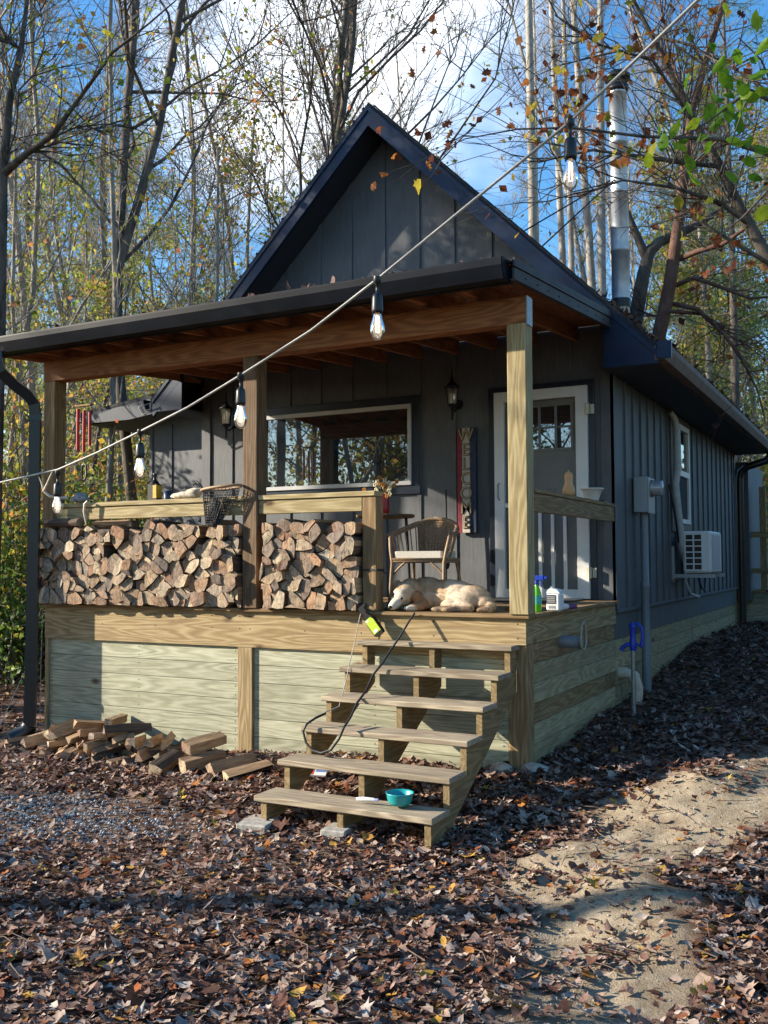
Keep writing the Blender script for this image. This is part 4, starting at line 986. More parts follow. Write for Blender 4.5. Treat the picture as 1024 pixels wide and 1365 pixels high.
mb=MB(); mb.tube([(-.09,0,0),(-.04,0,0),(.04,0,0),(.06,0,0)],[.024,.026,.022,.014],12); mb.build('tube_body',M['white'],tb)
mb=MB(); mb.tube([(.06,0,0),(.075,0,0),(.12,0,0)],[.018,.020,.016],12); mb.build('tube_cap',flat('purple_cap',(.14,.04,.16),.4),tb)
# squash, bowl, dark gadget on the side rail
mb=MB(); mb.lathe([(0,0),(.035,.003),(.05,.03),(.05,.06),(.036,.095),(.030,.12),(.033,.15),(.034,.17),(.026,.192),(.01,.2),(0,.2)],(0,0,0),24); 
mb.lathe([(.007,.198),(.005,.215),(0,.216)],(0,0,0),8)
thing1('butternut_squash',mb,M['sq'],(-.03,1.12,.906),'butternut squash standing upright on the right side rail','squash')
mb=MB(); mb.lathe([(0,.003),(.05,0),(.055,.01),(.088,.098),(.1,.1),(.104,.108),(.098,.110),(.084,.104),(.05,.014),(0,.012)],(0,0,0),28); thing1('white_bowl',mb,M['white'],(-.03,1.80,.906),'white flared bowl on the side rail to the right of the squash','bowl')
mb=MB(); mb.box(-.03,.03,-.14,.12,0,.018); mb.box(-.02,.04,.1,.2,.005,.035); thing1('grill_tongs',mb,M['black'],(-.06,.62,.906),'black tongs lying on the side rail left of the squash','tongs',bev=.004)
mb=MB(); mb.box(-.03,.03,-.07,.07,0,.02); thing1('gadget',mb,M['black'],(-.02,2.1,.906),'small flat black object at the wall end of the side rail','gadget',bev=.004)
# hose holder : short pipe through the skirt with sliced collar
hh=empty('hose_holder',(.0,.78,-.22),'grey plastic pipe stub with looped collar sticking out of the side skirt','pipe')
mb=MB(); n_=24
mb.lathe([(.048,-.02),(.048,.16),(.042,.16),(.042,-.01)],(0,0,0),n_,axis='X'); mb.build('pipe_stub',M['grey_pvc'],hh)
mb=MB(); mb.tube([(.17,.068*math.cos(a),.03+ (.115 if math.sin(a)>0 else .085)*math.sin(a)) for a in np.linspace(0,2*PI,29)],.011,8); mb.build('collar_loop',flat('beige_plastic',(.33,.28,.2),.5),hh)
# ------------------------------------------------------------------ wall fittings
def lantern(x,z,lab):
    l=empty('wall_lantern',(x,PD-.16,z),lab,'wall lamp','wall lanterns')
    mb=MB(); mb.lathe([(.0,.30),(.006,.30),(.008,.2),(.02,.19),(.03,.165),(.075,.13),(.08,.12),(.07,.115)],(0,0,0),12)
    for k in range(6):
        a=k*PI/3; mb.tube([(.068*math.cos(a),.068*math.sin(a),.12),(.05*math.cos(a),.05*math.sin(a),-.05)],.0045,4)
    mb.lathe([(.055,-.05),(.057,-.06),(.03,-.08),(.012,-.1),(.012,-.2),(.003,-.21),(0,-.22)],(0,0,0),12)
    mb.tube([(0,0,-.09),(0,.05,-.12),(0,.12,-.08),(0,.155,-.03)],.009,6)
    mb.lathe([(.045,0),(.05,.012),(.05,.02)],(0,.14,-.03),16,axis='Y'); mb.build('lantern_frame',M['iron'],l)
    mb=MB(); mb.lathe([(.060,.115),(.046,-.048)],(0,0,0),6,smooth=False); mb.build('lantern_glass',M['bulb'],l)
    mb=MB(); mb.lathe([(.014,-.05),(.018,.0),(.03,.03),(.025,.06),(0,.075)],(0,0,0),12); mb.build('lamp',M['white'],l)
lantern(-1.545,1.985,'black lantern on the wall above the welcome sign'); lantern(-4.30,1.98,'black lantern on the wall at the left end of the porch')
sg=empty('welcome_sign',(-1.44,PD-.045,.67),'tall vertical red white and navy sign reading WELCOME, between window and door','sign')
mb=MB(); mb.box(-.098,-.05,-.015,.02,0,1.035); s1=mb.build('red_plank',flat('dark_red_paint',(.21,.012,.03),.6,var=.3),sg,bev=.002)
mb=MB(); mb.box(-.048,.035,-.015,.02,0,1.035); mb.build('cream_plank',flat('cream_paint',(.50,.46,.38),.7,var=.1,dirt=.1),sg,bev=.002)
mb=MB(); mb.box(.037,.098,-.015,.02,0,1.035); mb.build('navy_plank',flat('navy_paint',(.012,.025,.06),.6,var=.3),sg,bev=.002)
lm=flat('brown_letter',(.07,.04,.025),.6); lt=flat('tan_letter',(.36,.27,.16),.6)
for i,chh in enumerate('WELCOME'):
    prev=sg
    for (of_,mat_,nm_,yy_) in ((.009,lm,'letter',-.019),(-.002,lt,'letter_face',-.0245)):
        cu=bpy.data.curves.new('letter','FONT'); cu.body=chh; cu.size=.172; cu.align_x='CENTER'; cu.align_y='CENTER'; cu.extrude=.003; cu.offset=of_*.5
        t_=bpy.data.objects.new('letter',cu); COL.objects.link(t_)
        dg=bpy.context.evaluated_depsgraph_get(); me=bpy.data.meshes.new_from_object(t_.evaluated_get(dg)); bpy.data.objects.remove(t_)
        me.transform(Matrix.Translation((0 if prev is sg else 0,0,0))); me.materials.clear(); me.materials.append(mat_)
        o=bpy.data.objects.new(nm_,me); COL.objects.link(o); o.parent=prev
        if prev is sg: o.location=(-.004,yy_,.958-i*.1435); o.rotation_euler=(PI/2,0,0); o.scale=(.95,1.0,1); prev=o
        else: o.location=(0,0,.0045)
# electric meter and conduit
em=empty('electric_meter',(0,3.1,.83),'grey electric meter box with round glass meter on the right wall','electric meter')
mb=MB(); mb.box(.02,.155,0,.28,.03,.38); mb.box(.156,.166,.0,.28,.02,.375); mb.build('meter_box',M['lgrey'],em,bev=.006)
mb=MB(); mb.lathe([(.085,.167),(.085,.185),(.078,.19)],(0,.14,.27),24,axis='X'); mb.build('meter_ring',M['galv'],em)
mb=MB(); mb.lathe([(.077,.19),(.077,.265),(.07,.275),(0,.278)],(0,.14,.27),24,axis='X'); mb.build('meter_glass',flat('smoky_meter_glass',(.3,.32,.34),.1,spec=1.0),em)
mb=MB(); mb.lathe([(.045,-1.72),(.045,-1.25),(.041,-1.24),(.041,-.72),(.046,-.71),(.046,-.66),(.038,-.65),(.038,.03)],(.085,.14,0),18); mb.build('conduit',M['grey_pvc'],em)
# mini-split unit
ac=empty('heat_pump_unit',(.06,5.0,.2),'white outdoor heat pump unit on a wall bracket below the side window','air conditioner')
mb=MB(); mb.box(.06,.37,0,.78,.04,.52); mb.build('casing',M['white'],ac,bev=.02)
mb=MB()
mb.box(.09,.27,-.006,-.003,.075,.49)
gk=mb.build('rear_grille',M['black'],ac)
mb=MB()
for k in range(7): z=.07+k*.068; mb.box(.085,.285,-.02,-.007,z,z+.014)
for x in (.085,.178,.272): mb.box(x,x+.014,-.021,-.0065,.07,.492)
mb.build('grille_bars',M['white'],gk)
mb=MB(); mb.box(.371,.376,.1,.65,.08,.48); mb.build('fan_panel',M['vinyl'],ac,bev=.004)
mb=MB(); mb.box(-.06,-.03,-.02,.02,-.06,.35); mb.box(-.05,.42,-.06,-.02,-.01,.03); mb.box(-.05,.42,.62,.66,-.01,.03); mb.box(-.055,-.02,-.1,.72,-.03,.0); mb.build('bracket',M['lgrey'],ac)
ls=empty('line_cover',(.05,4.9,2.0),'pale curved pipe cover running down the wall to the heat pump','pipe')
mb=MB(); mb.tube([(.0,-.1,.08),(.03,-.03,.02),(.05,.0,-.1),(.05,.02,-.55),(.04,-.08,-.75),(.05,.0,-1.1),(.06,.1,-1.45),(.09,.25,-1.65),(.1,.32,-1.72)],[.03,.035,.042,.045,.043,.045,.045,.045,.035],10)
ls_=mb.build('pipe_run',flat('pale_pipe_wrap',(.42,.43,.42),.6,nscale=14,var=.15,bmp=.3),ls)
mb=MB(); mb.tube([(.09,.12,-1.6),(.1,.1,-1.85),(.12,.28,-2.0),(.16,.6,-2.05)],.014,6); mb.build('drain_hose',M['vinyl'],ls)
mb=MB(); mb.tube([(-.01,-.18,-.75),(.03,-.08,-1.1),(.04,.05,-1.4),(.06,.2,-1.6)],.012,6); mb.build('black_cable',M['black'],ls); mb=MB(); mb.tube([(.1,.9,-1.82),(.12,.98,-1.95),(.12,1.25,-2.0),(.1,1.45,-1.85)],.012,6); mb.build('black_cable',M['black'],ls)
# yard hydrant and sewer elbow
hy=empty('yard_hydrant',(.25,2.0,-1.03),'blue frost-free yard hydrant on a grey pipe beside the cabin corner','hydrant')
mb=MB(); mb.tube([(0,0,-.05),(.0,0,.68)],.019,12); mb.build('riser_pipe',M['galv'],hy)
mb=MB(); mb.lathe([(.026,.65),(.03,.67),(.03,.72),(.024,.75),(.024,.83),(.03,.85),(.03,.87),(.012,.89)],(0,0,0),16); mb.tube([(0,0,.70),(-.05,-.01,.70),(-.085,-.02,.67),(-.09,-.02,.645)],[.02,.019,.019,.021],10)
mb.tube([(0,0,.87),(.04,0,.885),(.075,0,.85),(.085,0,.78),(.075,0,.69)],[.012,.013,.013,.014,.017],8); mb.tube([(.03,0,.71),(.08,0,.68)],.01,6); mb.build('hydrant_head',M['blue_paint'],hy)
el=empty('drain_elbow',(.06,2.62,-.95),'cream plastic drain pipe elbow coming out below the cabin wall','pipe')
mb=MB(); mb.tube([(-.12,-.05,.30),(-.02,-.05,.31),(.05,-.02,.27),(.08,.0,.18),(.07,.0,.05),(.06,.0,-.1)],.052,16); mb.tube([(.062,-.0,.02),(.06,0,-.05)],.064,16); mb.tube([(.02,-.035,.30),(.06,-.01,.25)],.06,16); mb.tube([(.09,.0,-.02),(.12,0,-.07)],.03,10); mb.build('elbow',M['cream_pvc'],el)
# rear deck seen past the corner
rd=empty('rear_deck',(.2,11.2,-.6),'small wooden rear deck with post and rail seen past the far corner','deck')
mb=MB(); mb.box(-.35,.9,-.4,-.36,-.12,0); 
for k in range(4): mb.box(-.35,.9,-.38,-.35,-.0+.11*k,.105+.11*k)
mb.build('deck_skirt',W_grn('X'),rd)
mb=MB(); mb.box(-.35,.95,-.42,1.5,.44,.48); mb.build('deck_floor',W_yel('X'),rd)
mb=MB(); mb.box(.1,.2,-.42,-.32,.48,2.2); mb.box(.62,.72,-.42,-.32,.48,1.5); mb.build('deck_post',W_yel('Z'),rd)
mb=MB(); mb.box(-.3,.9,-.45,-.421,1.35,1.45); mb.box(-.3,.9,-.45,-.421,.75,.84); mb.build('deck_rail',W_yel('X'),rd)
# ------------------------------------------------------------------ string light
sl_=empty('string_light',tuple(dep(503,372,3.05)),'outdoor string light with clear bulbs sagging from upper right to the left post','string lights')
L0=Vector(sl_.location)
CP=[(985,-60,2.45),(930,0,2.5),(845,82,2.6),(760,162,2.72),(630,268,2.88),(503,372,3.05),(415,440,3.27),(321,500,3.5),(250,543,3.75),(187,575,4.0),(130,603,4.25),(77,626,4.5),(0,643,4.85),(-60,656,5.1)]
mb=MB(); mb.tube([dep(*q)-L0 for q in CP],.0046,7); mb.build('cord',M['cord'],sl_)
for (px,py,d) in ((760,162,2.72),(503,372,3.05),(321,500,3.5),(187,575,4.0),(77,630,4.5)):
    p=dep(px,py,d)-L0
    k=1.0
    mb=MB(); mb.lathe([(.012,.008),(.014,-.012),(.005,-.02),(.005,-.045),(.014,-.05),(.017,-.06),(.0185,-.10),(.0165,-.112),(.015,-.112)],tuple(p),14)
    s_=mb.build('socket',M['black'],sl_)
    mb=MB(); mb.lathe([(.013,-.112),(.015,-.125),(.0225,-.15),(.0232,-.165),(.018,-.185),(.008,-.195),(0,-.196)],tuple(p),20); mb.build('bulb',M['bulb'],s_)
    mb=MB(); mb.tube([p+Vector((-.003,0,-.115)),p+Vector((-.005,0,-.17)),p+Vector((.004,0,-.172)),p+Vector((.004,0,-.12))],.0016,5); mb.build('filament',M['fil'],s_)
# ------------------------------------------------------------------ chair and table
ch=empty('wicker_chair',(-1.36,1.28,.026),'rattan armchair with curved woven back and cream seat cushion on the porch','chair',rz=.10)
def leg(pts,r=.015): 
    mb=MB(); mb.tube(pts,r,8); mb.build('leg',M['wick'],ch)
fx,fy=.235,-.24
leg([(-fx-.02,fy-.02,0),(-fx,fy,.36),(-fx-.02,fy+.01,.47),(-fx-.035,fy+.04,.57),(-fx-.02,fy+.1,.62)])
leg([(fx+.0,fy-.02,0),(fx,fy,.36),(fx+.02,fy+.01,.47),(fx+.035,fy+.04,.57),(fx+.02,fy+.1,.62)])
leg([(-.22,.26,0),(-.2,.2,.38)]); leg([(.25,.27,0),(.2,.2,.38)])
mb=MB(); 
for z in (.365,.385): mb.tube([(-fx,fy,z),(fx,fy,z),(fx+.01,.15,z),(.12,.24,z),(-.12,.24,z),(-fx-.01,.15,z),(-fx,fy,z)],.012,8)
mb.tube([(-fx,fy,.25),(-fx+.06,fy,.31),(-fx+.12,fy,.36)],.01,6); mb.tube([(fx,fy,.25),(fx-.06,fy,.31),(fx-.12,fy,.36)],.01,6)
mb.build('seat_frame',M['wick'],ch)
mb=MB(); mb.prism([(-.22,-.235),(.22,-.235),(.225,.12),(.12,.21),(-.12,.21),(-.225,.12)],'Z',.398,.455); o=mb.build('cushion',M['cushion'],ch,bev=.018); o.modifiers['bevel'].segments=3
# arm and back hoop
def hoop(t):  # t 0..1 from left front to right front
    a=PI*(1+t) ; x=-.30*math.cos(PI*t); y=-.17+.47*math.sin(PI*t); z=.60+.15*math.sin(PI*t)**1.5
    return Vector((x,y,z))
mb=MB(); mb.tube([hoop(t) for t in np.linspace(0,1,25)],.017,8); mb.tube([hoop(t)+Vector((0,-.0,-.025)) for t in np.linspace(0,1,25)],.01,6); mb.build('arm_hoop',M['wick'],ch)
mb=MB()
def low(t): return Vector((-.235*math.cos(PI*t),-.15+.37*math.sin(PI*t),.40))
for t in [0.04,.09,.14,.19,.24,.29,.71,.76,.81,.86,.91,.96]: mb=MB(); mb.tube([low(t),hoop(t)],.0065,6); mb.build('spindle',M['wick'],ch)

mb=MB()
for k in range(26):
    v=k/25; pts=[]
    for i in range(33):
        t=.31+.38*i/32; p=low(t).lerp(hoop(t),v); nrm=Vector((p.x,p.y+.1,0)).normalized(); pts.append(p+nrm*(.004*(1 if (i+k)%2 else -1)))
    mb.tube(pts,.0062,4)
for i in range(12): t=.31+.38*i/11; mb.tube([low(t),hoop(t)],.005,4)
mb.build('woven_back',M['wick'],ch)
tbx=empty('side_table',(-2.02,1.75,.026),'small dark round-topped table behind the rail post','table')
mb=MB(); mb.lathe([(0,.78),(.27,.78),(.28,.79),(.28,.81),(0,.812)],(0,0,0),32); mb.build('table_top',W_brn('X'),tbx)
for k in range(3):
    a=k*2*PI/3+.3; mb=MB(); mb.tube([(.2*math.cos(a),.2*math.sin(a),.78),(.24*math.cos(a),.24*math.sin(a),0)],.016,6); mb.build('leg',M['iron'],tbx)
vs_=empty('red_vase',(-2.0,1.68,.84),'tall red vase holding a bunch of cream and orange dried flowers','vase')
mb=MB(); mb.lathe([(0,0),(.045,0),(.055,.03),(.05,.12),(.04,.17),(.045,.19),(.04,.19),(.034,.16),(0,.1)],(0,0,0),20); mb.build('vase',M['red'],vs_)
mb=MB(); r3=random.Random(2)
fcs=[flat('cream_petal',(.7,.62,.42),.7),flat('orange_petal',(.5,.2,.03),.7),flat('dark_green_stem',(.03,.06,.02),.7)]
for k in range(34):
    c=Vector((r3.gauss(0,.055),r3.gauss(0,.04),.25+r3.gauss(0,.04))); mi=0 if r3.random()<.55 else 1
    mb.tube([(0,0,.15),c],.0025,4,2)
    for q in range(5):
        a=q*2*PI/5; mb.ell(c+Vector((.014*math.cos(a),-.004,.014*math.sin(a))),(.011,.006,.011),6,mi)
mb.build('flowers',fcs,vs_)
mb=MB(); mb.tube([(0,0,.0),(.01,.01,.5),(.0,.02,1.06)],.01,6); mb.ell((.03,-.03,.34),(.03,.025,.06),10); thing1('rod',mb,M['iron'],(-1.62,2.25,.03),'thin dark rod leaning on the wall behind the chair','rod')
mb=MB(); mb.box(-.02,.02,0,.012,0,.035*1.6); thing1('wall_outlet',mb,M['vinyl'],(-1.80,PD-.016,.78),'small white electric outlet on the wall behind the chair','outlet',bev=.003)
mb=MB(); mb.box(-.45,.42,-.3,.3,0,.012); thing1('door_mat',mb,flat('dark_mat',(.04,.04,.045),.95,bmp=.6),(-.7,2.08,.027),'dark rubber mat in front of the white door','mat')
# ------------------------------------------------------------------ dog
DL=Vector((-.75,.2,.026))
dog=empty('dog',DL,'cream golden retriever puppy lying on the porch edge with chin on the boards','dog')
E_=[((-.13,.05,.125),(.17,.12,.125),0),((.04,.055,.118),(.20,.118,.115),0),((.22,.045,.095),(.17,.125,.10),0),((.12,.05,.115),(.14,.12,.108),0),((.35,.02,.06),(.075,.09,.06),0),
 ((-.22,-.0,.13),(.085,.085,.088),0),((-.25,-.07,.125),(.075,.075,.075),0),
 # shoulder and haunch
 ((-.13,-.03,.085),(.085,.07,.08),0),((.20,-.045,.078),(.12,.065,.072),0),((.12,-.09,.05),(.07,.045,.045),0)]
HF=Vector((-.28,-.76,-.46)).normalized(); HR=Vector((.885,.466,0)); HR=(HR-HF*HR.dot(HF)).normalized(); HU=HR.cross(HF)
HU=HU if HU.z>0 else -HU
HM=Matrix((HR,HF,HU)).transposed(); SK=Vector((-.225,-.115,.14))
HS=1.14
def hp(r,f,u): return tuple(SK+(HR*r+HF*f+HU*u)*HS)
for (c,r_) in (((0,0,0),(.078,.072,.064)),((0,.045,.012),(.06,.05,.045)),((0,.02,-.03),(.066,.06,.045)),((0,.095,-.022),(.037,.055,.033)),((0,.13,-.026),(.031,.035,.027)),((0,.10,-.045),(.03,.05,.018)),
  ((.028,.05,.030),(.02,.02,.014)),((-.028,.05,.030),(.02,.02,.014)),
  ((.082,-.01,-.0),(.024,.040,.04)),((.088,.0,-.045),(.016,.032,.042)),((-.082,-.01,-.0),(.024,.040,.04)),((-.090,.0,-.045),(.018,.034,.045)),((0,-.06,-.01),(.075,.06,.07))):
    E_.append((hp(*c),tuple(q*HS for q in r_),'H'))
def limb(pts,rs,n=7):
    for (a,b),(ra,rb) in zip(zip(pts,pts[1:]),zip(rs,rs[1:])):
        for i in range(n):
            t=i/n; p=Vector(a).lerp(Vector(b),t); r_=ra+(rb-ra)*t; E_.append((tuple(p),(r_,r_,r_),0))
limb([(-.20,.0,.07),(-.33,-.03,.038),(-.47,-.085,.028),(-.53,-.105,.024)],[.055,.034,.027,.027]); E_.append(((-.535,-.108,.022),(.042,.028,.021),0))
limb([(-.10,-.04,.06),(-.10,-.12,.036),(-.17,-.165,.028)],[.05,.034,.028]); E_.append(((-.18,-.175,.024),(.034,.03,.022),0))
limb([(.20,-.08,.05),(.29,-.11,.03),(.16,-.15,.024),(.06,-.165,.022)],[.05,.032,.024,.022]); E_.append(((.045,-.168,.021),(.04,.026,.020),0))
limb([(.10,-.05,.04),(.20,-.14,.03),(.15,-.175,.024)],[.04,.026,.024]); E_.append(((.135,-.18,.021),(.036,.026,.020),0))
limb([(.37,.0,.05),(.43,-.04,.035),(.43,-.11,.025),(.36,-.15,.02)],[.045,.034,.030,.014])
mb=MB()
for c,r_,tl in E_: mb.ell(c,r_,16,M=HM if tl=='H' else (Matrix.Rotation(tl,3,'Y') if tl else None))
tmp=mb.build('dog_raw',M['white'])
rm=tmp.modifiers.new('r','REMESH'); rm.mode='VOXEL'; rm.voxel_size=.0075
sm=tmp.modifiers.new('s','SMOOTH'); sm.iterations=7; sm.factor=.6
dg=bpy.context.evaluated_depsgraph_get(); me=bpy.data.meshes.new_from_object(tmp.evaluated_get(dg)); bpy.data.objects.remove(tmp)
def furcol(p):
    x,y,z=p
    n_=.5+.5*noise.noise(Vector(p)*9)
    tan=np.array((.46,.30,.17)); cream=np.array((.60,.46,.31)); white=np.array((.68,.59,.47)); rust=np.array((.42,.245,.135))
    c=cream*(1-.35*n_)+tan*(.35*n_)
    if z>.14 and x<.05: c=c*.5+tan*.5
    if x>.08 and z>.05: c=c*.45+white*.55
    if x>.25: c=c*.6+tan*.4*(.9)
    # dark saddle behind the ears
    d=math.hypot(x+.17,z-.17)
    if d<.09 and y>-.12: c=c*.35+rust*.65
    q_=Vector(p)-SK; r_h,f_h,u_h=q_.dot(HR),q_.dot(HF),q_.dot(HU)
    if q_.length<.2 and f_h>-.05:
        c=cream*.75+tan*.25
        if abs(r_h)>.072 and f_h<.06: c=np.array((.36,.19,.095))
        elif u_h>.03 and f_h<.06: c=cream*.4+tan*.6
        if f_h>.075: c=white*.8+cream*.2
        if abs(r_h)<.012 and f_h>.03: c=white
    elif z>.14 and x<.05 and y>-.1: c=c*.45+rust*.3+tan*.25
    if z<.045 and x>.0 and y<-.13: c=c*.35+np.array((.14,.10,.07))*.65      # muddy hind paws
    if x<-.42: c=c*.5+np.array((.25,.2,.16))*.5
    return c
cols=np.ones((len(me.vertices),4),dtype=np.float32)
for i,v in enumerate(me.vertices): cols[i,:3]=furcol(v.co)
ca=me.attributes.new('fur','FLOAT_COLOR','POINT'); ca.data.foreach_set('color',cols.ravel())
mt,n,b=newmat('dog_fur'); a=nd(n,'ShaderNodeAttribute',attribute_name='fur'); n.links.new(a.outputs['Color'],b.inputs['Base Color']); b.inputs['Roughness'].default_value=.8; b.inputs['Specular IOR Level'].default_value=.2
t=nd(n,'ShaderNodeTexCoord'); z=nd(n,'ShaderNodeTexNoise'); z.inputs['Scale'].default_value=130; n.links.new(t.outputs['Object'],z.inputs['Vector']); bump(n,b,z.outputs[0],.5,.004)
M['fur']=mt; me.materials.clear(); me.materials.append(mt); me.polygons.foreach_set('use_smooth',[True]*len(me.polygons))
body=bpy.data.objects.new('body',me); COL.objects.link(body); body.parent=dog
# coat: short locks laid back along the body
rgd=np.random.default_rng(5); V=[];F=[];C=[]
polys=list(me.polygons); ars=np.array([p.area for p in polys]); idx=rgd.choice(len(polys),26000,p=ars/ars.sum())
for k in idx:
    p=polys[k]; c=p.center; nn=p.normal
    if nn.z<-.3: continue
    head = (c-SK).length<.19 and (c-SK).dot(HF)>-.02
    if head and (c-SK).dot(HF)>.08: continue
    flow=Vector((.8,.1,-.5)) if not head else Vector((.3,.6,-.35))
    if c.x<-.28 and not head: flow=Vector((-1,-.2,0))
    flow=flow+Vector(rgd.normal(0,.16,3)); t_=(flow-nn*flow.dot(nn)).normalized()
    L=(.006 if head else rgd.uniform(.010,.019)); wd=rgd.uniform(.0009,.0016); sd_=t_.cross(nn)*wd
    q=c+Vector(rgd.normal(0,.003,3)); o_=len(V)
    V+= [q-sd_,q+sd_,q+t_*L*.6+nn*L*.12+sd_*.6,q+t_*L+nn*L*.05]
    F+= [(o_,o_+1,o_+2),(o_,o_+2,o_+3)]
    cc=furcol(c)*rgd.uniform(.88,1.1); C+=[(*cc,1)]*4
mf=bpy.data.meshes.new('coat'); mf.from_pydata([tuple(v) for v in V],[],F); ca=mf.attributes.new('fur','FLOAT_COLOR','POINT'); ca.data.foreach_set('color',np.array(C,dtype=np.float32).ravel()); mf.materials.append(M['fur'])
co_=bpy.data.objects.new('coat',mf); COL.objects.link(co_); co_.parent=dog
mb=MB(); mb.ell(hp(0,.163,-.018),(.017,.012,.013),12); mb.build('nose',M['black'],dog)
for r_ in (-.032,.032):
    mb=MB(); mb.ell(hp(r_,.083,.022),(.010,.009,.009),12); mb.build('eye',flat('dark_eye',(.02,.01,.006),.12),dog)
mb=MB(); mb.tube([hp(-.026,.12,-.05),hp(-.012,.15,-.042),hp(0,.158,-.036),hp(.012,.15,-.042),hp(.026,.12,-.05)],.0022,5); mb.build('mouth',M['black'],dog)
mb=MB(); mb.tube([(-.19+.085*math.cos(a),-.045+.05*math.sin(a),.10+.08*math.sin(a)) for a in np.linspace(0,2*PI,20)],.006,6); mb.build('collar',M['blackcord'],dog)
# ------------------------------------------------------------------ trees
def bark(name,c1,c2,sc=9):
    mt,n,b=newmat(name); t=nd(n,'ShaderNodeTexCoord'); mp=nd(n,'ShaderNodeMapping'); mp.inputs['Scale'].default_value=(1,1,.3); n.links.new(t.outputs['Object'],mp.inputs['Vector'])
    z=nd(n,'ShaderNodeTexNoise'); z.inputs['Scale'].default_value=sc; z.inputs['Detail'].default_value=8; z.inputs['Roughness'].default_value=.7; n.links.new(mp.outputs[0],z.inputs['Vector'])
    r=ramp(n,[(.35,c1),(.65,c2)]); n.links.new(z.outputs[0],r.inputs[0]); n.links.new(r.outputs[0],b.inputs['Base Color']); b.inputs['Roughness'].default_value=.9; b.inputs['Specular IOR Level'].default_value=.1
    bump(n,b,z.outputs[0],.8,.03); return mt
BK=bark('dark_bark',(.05,.042,.036),(.18,.155,.13)); BP=bark('pale_bark',(.22,.20,.17),(.45,.42,.37),5); BR=bark('reddish_bark',(.10,.055,.04),(.22,.13,.10)); BG=bark('grey_bark',(.17,.15,.125),(.38,.35,.30))
LY=leafmat('yellow_green_leaves',[(0,(.16,.22,.03)),(.35,(.32,.36,.05)),(.6,(.52,.44,.07)),(.8,(.58,.36,.07)),(1,(.48,.16,.08))],.5,.6)
LYG=leafmat('light_green_leaves',[(0,(.12,.2,.04)),(.5,(.25,.34,.07)),(.85,(.5,.52,.12)),(1,(.6,.42,.08))],.55,.6)
LG=leafmat('green_leaves',[(0,(.05,.11,.03)),(.5,(.10,.19,.05)),(.85,(.22,.30,.05)),(1,(.4,.33,.05))],.4,.5)
LPN=leafmat('pine_needles',[(0,(.04,.10,.055)),(.6,(.09,.19,.09)),(1,(.2,.27,.09))],.2,.6)
LB=leafmat('bright_green_leaves',[(0,(.08,.20,.02)),(.5,(.18,.34,.02)),(.8,(.36,.42,.03)),(1,(.35,.16,.03))],.55,.45)
LR=leafmat('russet_leaves',[(0,(.10,.035,.02)),(.4,(.22,.07,.03)),(.7,(.38,.15,.03)),(.85,(.45,.36,.04)),(1,(.16,.2,.03))],.5,.6)
def wander(p,d,L,n,k,rg_,up=.0):
    pts=[Vector(p)]; d=Vector(d).normalized()
    for i in range(n):
        d=(d+Vector((rg_.gauss(0,k),rg_.gauss(0,k),rg_.gauss(0,k*.7)+up))).normalized(); pts.append(pts[-1]+d*(L/n))
    return pts
def leafquad(mb,p,s,rg_,mi=1):
    a=Vector((rg_.gauss(0,1),rg_.gauss(0,1),rg_.gauss(0,.6))).normalized(); b_=a.orthogonal().normalized(); q=Matrix.Rotation(rg_.uniform(0,6.28),3,a)@b_; w_=a.cross(q)
    p=Vector(p)
    mb.add([p,p+q*s*.5+w_*s*.38,p+q*s+a*s*.12,p+q*s*.5-w_*s*.38],[(0,1,2),(0,2,3)],mi,rg_.random())
